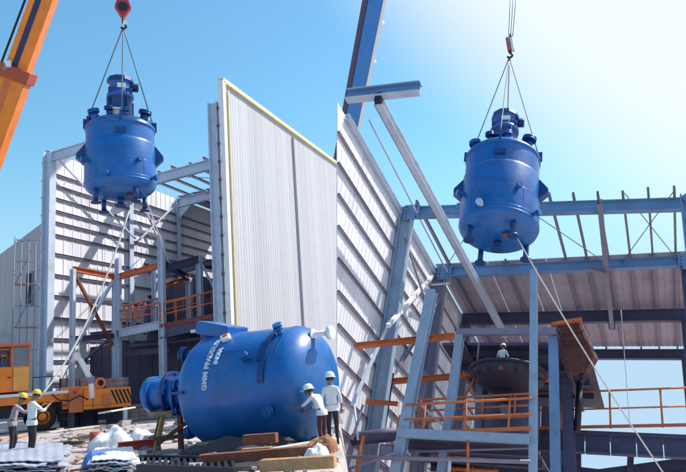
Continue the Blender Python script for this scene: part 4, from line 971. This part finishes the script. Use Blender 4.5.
# monorail with cross beam at its near end, second rail
mt = Thing('monorail_beam', 'long pale runway beam slanting down from the sky at the left with a short cross beam on its end', 'beam', RA(440, 210, 2, UR - .9), 'R')
p = RA(379, 101, 2, UR - .9); q = RA(505, 335, 2, UR - .9); q = V((p.x + (q.x - p.x), q.y, q.z))
mt.part('runway_beam', B().ibeam(p, q, .34, .42), PALEST)
mt.part('edge_plate', B().bar(p + V((-.19, 0, 0)), q + V((-.19, 0, 0)), .03, .44), PURL)
c0 = RA(347, 96, 1, p.y - .1); c1 = RA(420, 88, 1, p.y - .1)
mt.part('cross_beam', B().ibeam(c0, c1, .34, .52), MIDST)
mt.part('flange_plate', B().bar(c0 + V((0, 0, .27)), c1 + V((0, 0, .27)), .42, .03), PALEST); mt.part('flange_plate', B().bar(c0 - V((0, 0, .27)), c1 - V((0, 0, .27)), .42, .03), PALEST)
mt.part('clamp', B().box(p + V((0, -.05, .1)), (.3, .3, .5)), RIGSTEEL)
r2 = Thing('runway_rail', 'second thinner runway rail under the roof, right of the right hoisted tank', 'beam', RA(605, 240, 2, UR - .5), 'R')
p = RA(603, 222, 2, UR - .45); q = RA(612, 327, 2, UR - .45)
r2.part('rail', B().ibeam((p.x, F[0] - .2, p.z), (q.x, q.y, p.z), .26, .34), PURL)
r2.part('stop', B().box((q.x, q.y, p.z), (.45, .1, .5)), POSTB); bk = RA(598, 270, 2, UR - .6)
r2.part('bracket', B().ibeam(RA(588, 268, 2, UR - .7), RA(607, 273, 2, UR - .7), .2, .25), PURL)
for i_, dd in enumerate(F[:2]):
    for tx in (TW + .75,) + ((TE - 2.4,) if i_ else ()):
        g_ = rb.part('gusset_plate', B().box((tx, dd - .17, UR - .1), (.9, .03, 1.0)), MIDST)
        for q in range(8): rb.part('bolt', B().box((tx - .3 + (q % 2) * .6, dd - .2, UR - .45 + (q // 2) * .23), (.06, .05, .06)), RIGSTEEL, parent=g_)
for tx in (-9.5,):
    g_ = rb.part('splice_plate', B().box((tx, F[0] - .17, UR), (.55, .03, .5)), MIDST)
    for q in range(6): rb.part('bolt', B().box((tx - .18 + (q % 3) * .18, F[0] - .2, UR - .13 + (q // 3) * .26), (.05, .05, .05)), RIGSTEEL, parent=g_)
# front posts and platforms
DA, DB = 27.0, 28.4
pf = Thing('steel_work_platform', 'tall blue post platform with orange railings under the right hoisted tank', 'platform', RA(396, 472, 1, DA), 'R')
def rpost(x0, y0, x1, y1, D, w_, m=POSTB, cont=True):
    a = RA(x0, y0, 1, D); b = RA(x1, y1, 1, D)
    if cont: b = b + (b - a).normalized() * ((b.z + 1.55) / max(.1, (a - b).normalized().z))
    return pf.part('post', B().ibeam(b, a, w_, w_ * .95, up=Y3, tf=w_ * .08), m)
rpost(432, 291, 396, 472, DA, .44); rpost(534, 270, 533, 472, DA, .30); rpost(460, 336, 447, 432, DB, .36); rpost(553, 330, 555, 440, DB + .3, .38, MIDST)
rpost(480, 377, 479, 432, 33, .36, MIDST); rpost(566, 380, 569, 440, 33, .5, DARKST); rpost(424, 372, 418, 440, 34, .3, PURL); rpost(391, 372, 380, 440, 32, .3, DARKST)
def rbeam(a, b, D0, D1, w_, h_, m, name='beam'): return pf.part(name, B().ibeam(RA(*a, 1, D0), RA(*b, 1, D1), w_, h_), m)
uD = RA(460, 438, 1, DA).z
tl, tr = RA(399, 440, 1, DA).x, RA(531, 436, 1, DA).x
pf.part('edge_beam', B().cchan((tr, DA - .25, uD), (tl, DA - .25, uD), .2, .36, t=.03), POSTB)
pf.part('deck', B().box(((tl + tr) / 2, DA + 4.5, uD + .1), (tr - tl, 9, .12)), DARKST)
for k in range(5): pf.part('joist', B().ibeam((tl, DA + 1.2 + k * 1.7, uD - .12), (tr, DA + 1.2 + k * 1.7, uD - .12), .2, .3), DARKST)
# right gallery
g0, g1_ = RA(536, 441, 1, 36.0), RA(690, 437, 1, 36.0); gu = g0.z
for k in range(6):
    a = g0.lerp(g1_, k / 6); b = g0.lerp(g1_, (k + 1) / 6)
    pf.part('gallery_girder', B().ibeam((a.x + .02, 36.0, gu), (b.x - .02, 36.0, gu), .35, 1.0), DARKST)
pf.part('gallery_deck', B().box(((g0.x + g1_.x) / 2, 36.6, gu + .56), (g1_.x - g0.x, 1.5, .1)), DARKST)
gl0, gl1 = RA(560, 462, 1, 38.2), RA(690, 474, 1, 38.2)
pf.part('lower_girder', B().ibeam(RA(540, 470, 1, 38), RA(600, 477, 1, 38), .3, .7), DARKST); pf.part('lower_girder', B().ibeam(RA(600, 477, 1, 38), RA(690, 465, 1, 38), .3, .7), DARKST)
pf.part('hanger', B().ibeam(RA(631, 446, 1, 38), RA(630, 474, 1, 38), .3, .3), DARKST); pf.part('hanger', B().ibeam(RA(578, 446, 1, 38), RA(578, 474, 1, 38), .3, .3), DARKST)
def rrail(a, b, D0, D1, ht, n, m=RAILO, mid=True):
    p = RA(*a, 1, D0); q = RA(*b, 1, D1)
    r = pf.part('railing', B().tube(p + Z3 * ht, q + Z3 * ht, .055, 8), m)
    pf.part('rail', B().tube(p + Z3 * ht * .52, q + Z3 * ht * .52, .045, 8), m, parent=r)
    pf.part('toe_rail', B().bar(p + Z3 * .1, q + Z3 * .1, .04, .16), m, parent=r)
    for i in range(n):
        c = p.lerp(q, (i + .5) / n); pf.part('baluster', B().tube(c, c + Z3 * ht, .05, 8), m, parent=r)
rrail((402, 436), (531, 431), DA - .2, DA - .2, 1.32, 3)
rrail((404, 424), (531, 418), 29.5, 29.5, 1.1, 4)
rrail((537, 430), (690, 427), 35.6, 35.6, 1.95, 3)
# orange beams
def wbeam(a, b, D, w_, h_, m):
    p_ = RA(*a, 1, D); q_ = RA(*b, 1, D); k_ = (TW + .1 - q_.x) / (p_.x - q_.x); p_ = q_.lerp(p_, k_); return pf.part('beam', B().ibeam(p_, q_, w_, h_), m)
wbeam((346, 347), (455, 336), DA + .3, .25, .24, RAILO)
wbeam((398, 381), (500, 373), 32, .25, .26, RAILO); wbeam((350, 400), (398, 404), 29.5, .18, .18, RAILO)
rbeam((395, 372), (440, 300), 33, 37, .18, .2, PURL)
# upper deck with its edge beam
uU = RA(500, 332, 1, DB).z
ta, tbb = RA(456, 337, 1, DB).x, RA(556, 330, 1, DB).x
pf.part('edge_beam', B().cchan((tbb, DB, uU), (ta, DB, uU), .2, .30, t=.03), PURL)
t2 = RA(583, 330, 1, DB).x
pf.part('upper_deck', B().box(((ta + t2) / 2 - .6, DB + 6.0, uU + .2), (t2 - ta + 1.2, 8.5, .14)), DARKST)
for k in range(4): pf.part('joist', B().ibeam((ta - 1, DB + 2.4 + k * 1.9, uU + .0), (tbb + .8, DB + 2.4 + k * 1.9, uU), .22, .32), DARKST)
pf.part('side_beam', B().ibeam((ta, DB, uU), (ta, DB + 10, uU), .25, .36), DARKST); pf.part('side_beam', B().ibeam((tbb, DB, uU), (tbb, DB + 10, uU), .25, .36), DARKST)
# pipes below the deck
for (a, b, D, r, m) in (((346, 457), (531, 462), 26.6, .08, PURL), ((346, 470), (400, 452), 26.6, .06, PURL), ((450, 458), (449, 474), 26.6, .07, PALEST), ((468, 440), (468, 474), 26.7, .06, RAILO), ((346, 440), (398, 434), 29, .3, DARKST), ((354, 403), (358, 440), 27, .05, PALEST),
                        ((409, 452), (530, 448), 27.5, .05, PURL), ((400, 415), (395, 440), 30, .05, RAILO), ((363, 405), (352, 440), 26, .05, PURL), ((580, 382), (577, 432), 33, .16, RIGSTEEL)):
    pf.part('pipe', B().tube(RA(*a, 1, D), RA(*b, 1, D), r, 10), m)
rs = random.Random(3)
for k in range(16):
    x_ = rs.uniform(350, 525); y_ = rs.uniform(415, 450) if x_ < 395 else rs.uniform(448, 470); D_ = rs.uniform(28, 35)
    a_ = RA(x_, y_, 1, D_); m_ = rs.choice((PURL, RAILO, DARKST, PALEST, PURL, BLUED)); r_ = rs.uniform(.03, .09)
    if k % 2: b_ = a_ + V((0, 0, -rs.uniform(1.5, 4)))
    else: b_ = a_ + V((rs.uniform(1.5, 4), 0, 0))
    pp_ = pf.part('pipe', B().tube(a_, b_, r_, 10), m_)
    pf.part('pipe_collar', B().tube(a_.lerp(b_, .5), a_.lerp(b_, .53), r_ * 1.7, 12), m_, parent=pp_)
for k, (x_, y_, D_, w_) in enumerate(((372, 428, 31, .8), (388, 452, 29, .7), (440, 452, 30, .9), (500, 455, 31, 1.1))):
    c_ = RA(x_, y_, 1, D_); cbx = pf.part('cable_box', B().box(c_, (w_, .4, w_ * .8)), (GIRT, DARKST, PURL, DARKST)[k], bevel=.02)
    pf.part('lid', B().box(c_ - V((0, .22, 0)), (w_ * .8, .04, w_ * .6)), PURL, parent=cbx)
# diagonal lattice between posts
for a, b, D in (((463, 372), (478, 400), 31), ((478, 372), (463, 400), 31), ((437, 400), (424, 425), 30), ((420, 404), (450, 432), 29), ((516, 374), (546, 378), 32)):
    pf.part('brace', B().bar(RA(*a, 1, D), RA(*b, 1, D), .09, .09), PALEST if D != 31 else RAILO)
BOWL = mat('near_black_violet_paint', (.035, .03, .055), .6, var=.3, dirt=(.10, .04, .03), dirt_amt=.6)
MAROON = mat('dark_maroon_rust', (.11, .035, .025), .8, var=.45, scale=4, dirt=(.03, .02, .02), dirt_amt=.8, bump=.3)
# bowl shaped vessel hung below the upper deck
bc = RA(509, 356, 1, 30.6); Mb = Matrix.Translation((bc.x, bc.y, bc.z - 1.0)); RB = 1.7
bv = Thing('bowl_vessel', 'dark violet round bowl shaped vessel set in the upper deck in which the worker stands', 'vessel', (bc.x, bc.y, bc.z - 1.6), 'R')
bv.part('shell', MB(Mb).lathe([(.01, -.72), (RB * .5, -.6), (RB * .8, -.45), (RB * .97, -.2), (RB, 0), (RB, .12), (RB - .06, .12), (RB - .06, 0), (RB * .9, -.2), (.01, -.5)], 48), BOWL)
bv.part('rim', MB(Mb).lathe([(RB, .06), (RB + .14, .06), (RB + .14, .16), (RB - .05, .16)], 48), BOWL)
bv.part('outlet', MB(Mb).tube((0, 0, -.68), (0, 0, -1.3), .25, 20), BOWL)
for k in range(7):
    a = 3.5 + k * .42; z_ = -.28; nz_ = MB(Mb); nz_.tube((RB * .9 * math.cos(a), RB * .9 * math.sin(a), z_), (RB * 1.12 * math.cos(a), RB * 1.12 * math.sin(a), z_ - .1), .06, 10); nz_.tube((RB * 1.12 * math.cos(a), RB * 1.12 * math.sin(a), z_ - .1), (RB * 1.15 * math.cos(a), RB * 1.15 * math.sin(a), z_ - .12), .11, 12); bv.part('nozzle', nz_, BOWL if k % 3 else RUST)
for k in range(4):
    a = k * 1.571 + .8; bv.part('hanger_rod', MB(Mb).tube((RB * math.cos(a), RB * math.sin(a), .1), (RB * math.cos(a), RB * math.sin(a), uU - bc.z + 1.1), .04, 8), PURL)
# lower dark vessel between the decks
lv = RA(512, 412, 1, 33); 
t = Thing('process_vessel', 'dark blue grey vessel between the two decks below the bowl, behind the railings', 'vessel', lv - Z3 * 2, 'R')
Mv = Matrix.Translation(lv - Z3 * 2)
t.part('shell', MB(Mv).lathe([(.01, -.1), (.8, 0), (1.25, .35), (1.3, .6), (1.3, 2.6), (1.1, 3.0), (.5, 3.25), (.01, 3.3)], 40), DARKST)
for k in range(3):
    a = k * 2.1 + .3; t.part('leg', MB(Mv).tube((1.1 * math.cos(a), 1.1 * math.sin(a), -.6), (1.1 * math.cos(a), 1.1 * math.sin(a), .5), .1, 10), DARKST)
t.part('nozzle', MB(Mv).tube((.0, -1.25, 1.6), (0, -1.6, 1.6), .16, 14), PURL); t.part('flange', MB(Mv).tube((0, -1.6, 1.6), (0, -1.68, 1.6), .26, 16), PURL)
# rusty hopper
D = 29.6
t = Thing('rusty_hopper', 'rusty orange brown hopper hanging at the right end of the upper deck', 'hopper', RA(572, 350, 1, D), 'R')
ring = [(556, 324), (578, 321), (594, 357), (586, 372), (568, 374), (560, 352)]
fr_ = [RA(x, y, 1, D) for x, y in ring]; bk_ = [p + V((.1, 1.1, .35)) for p in fr_]; n = len(ring)
t.part('shell', B().add(fr_ + bk_, [tuple(range(n)), tuple(reversed(range(n, 2 * n)))] + [(i, n + i, n + (i + 1) % n, (i + 1) % n) for i in range(n)]), MAROON, bevel=.04)
t.part('outlet', B().tube(RA(581, 366, 1, D + .5), RA(583, 381, 1, D + .5), .13, 12), RIGSTEEL)
for k in range(2): t.part('stiffener', B().bar(RA(559 + k * 2, 333 + k * 11, 1, D - .05), RA(583 + k * 4, 331 + k * 11, 1, D - .05), .06, .08), MAROON)
t.part('top_flange', B().bar(RA(552, 325, 1, D - .05), RA(582, 320, 1, D - .05), .3, .14), RAILO)
# person on the bowl
hp = RA(503, 345, 1, 29.9)
person('worker in white shirt and white helmet seen from below standing in the dark bowl vessel', (hp.x, hp.y - 0, hp.z - 1.72), -.15, 1.72, fr='R', shirt=SHW, trouser=TRD, helmet=WHELM, pose=dict(ell=(-.27, .05, 1.16), wrl=(-.14, .22, 1.12), elr=(.27, .05, 1.16), wrr=(.14, .22, 1.12)))
# ------------------------------------------------------------------ hoisted tank, right
cR = RD(500.5, 196, 25.6); oR = cR - Z3 * 1.45
MRt = basis(Z3, V((1, .0, 0)), oR)
tR = Thing('hoisted_tank', 'blue reactor tank seen from below hanging against the pale sky at the right', 'tank', oR - Z3 * 1.1, 'R')
tank(tR, MRt @ Matrix.Rotation(.15, 4, 'Z'), 1.43, 3.05, .55, 'right')
hh_ = 4.0
while True:                                                     # height of the hook above the tank
    hR = oR + V((0, 0, hh_)); c = RR @ hR
    if PY + FOC * c.y / c.z < 53 or hh_ > 14: break
    hh_ += .05
hk2 = Thing('hook_block', 'slim red and white crane hook block above the right hoisted tank', 'hook block', hR, 'R')
Mh = Matrix.Translation(hR)
hk2.part('cheek_plate', MB(Mh).box((-.06, 0, .5), (.16, .3, .75), Matrix.Rotation(-.15, 3, 'Y')), mat('faded_red_paint', (.50, .12, .13), .5), bevel=.03)
hk2.part('side_plate', MB(Mh).box((.1, 0, .5), (.13, .28, .7), Matrix.Rotation(-.15, 3, 'Y')), WHITEP, bevel=.03)
hk2.part('swivel', MB(Mh).tube((0, 0, .85), (0, 0, 1.15), .06, 12), RIGSTEEL)
hk2.part('hook', MB(Mh).path([V((.03, 0, .2)), V((.03, 0, -.02)), V((.12, 0, -.1)), V((.12, 0, -.22)), V((.02, 0, -.3)), V((-.08, 0, -.22))], .05), RIGSTEEL)
for nm, q in (('left', (-1.33, 0, 3.3)), ('right', (1.33, 0, 3.3)), ('front', (.15, -1.3, 3.3)), ('rear', (-.15, 1.3, 3.3))):
    sling('lifting_sling', '%s wire sling from the slim hook to the right hoisted tank' % nm, hR - Z3 * .25, MRt @ V(q), fr='R', r=.022, grp='slings of the right hoisted tank')
tipR = hR + Z3 * 24
for s_, nm in ((-.22, 'left'), (0, 'middle'), (.22, 'right')):
    sling('hoist_rope', '%s fall of wire rope above the slim hook block' % nm, hR + V((s_ * .4, 0, 1.0)), tipR + V((s_ * 2.2, 0, -.4)), fr='R', r=.016, grp='hoist ropes of the right hook', cat='rope')
sling('tag_line', 'thin tag line slanting down to the right from the right hoisted tank across the railings', MRt @ V((.8, -.6, -.8)), RA(664, 474, 1, 24.5), fr='R', r=.026, m=ROPE, cat='rope', sag=.2)
sling('tag_line', 'pale rope hanging straight across the sky opening at the right', RA(621, 310, 1, 33.5), RA(630, 428, 1, 33.5), fr='R', r=.018, m=ROPE, cat='rope')
# blue boom, right
bt2 = Thing('crane_boom', 'blue and white crane boom rising behind the white corrugated wall, right of the orange boom', 'crane boom', RD(300, 260, 62), 'R')
pA_ = RD(334, 215, 100); pB_ = tipR
# pass through picture point (372, 8)
mid = RD(375, 4, 80)
dirb = (mid - pA_)
q_end = mid + dirb.normalized() * 14
vw = mid.normalized()
d = dirb.normalized(); sx = d.cross(vw).normalized()
if (RR @ sx).x < 0: sx = -sx
bs = bt2.part('boom_section', B().sweep(pA_, q_end, [(-.85, -.9), (.85, -.9), (.85, .9), (-.85, .9)], up=vw), BOOMB, bevel=.03)
bt2.part('dark_side_plate', B().sweep(pA_ - sx * 1.2, q_end - sx * 1.2, [(-.34, -.6), (.34, -.6), (.34, .6), (-.34, .6)], up=vw), DARKST)
bt2.part('white_edge', B().sweep(pA_ + sx * 1.03, q_end + sx * 1.03, [(-.18, -.95), (.18, -.95), (.18, .6), (-.18, .6)], up=vw), WHITEP)
for k in range(5):
    c = mid + d * (-12 + k * 5); bt2.part('bolt', B().box(c + sx * 1.3, (.3, .3, .3)), WHITEP, parent=bs)
bt2.part('boom_head', B().bar(q_end, tipR, .8, .9), BOOMB)
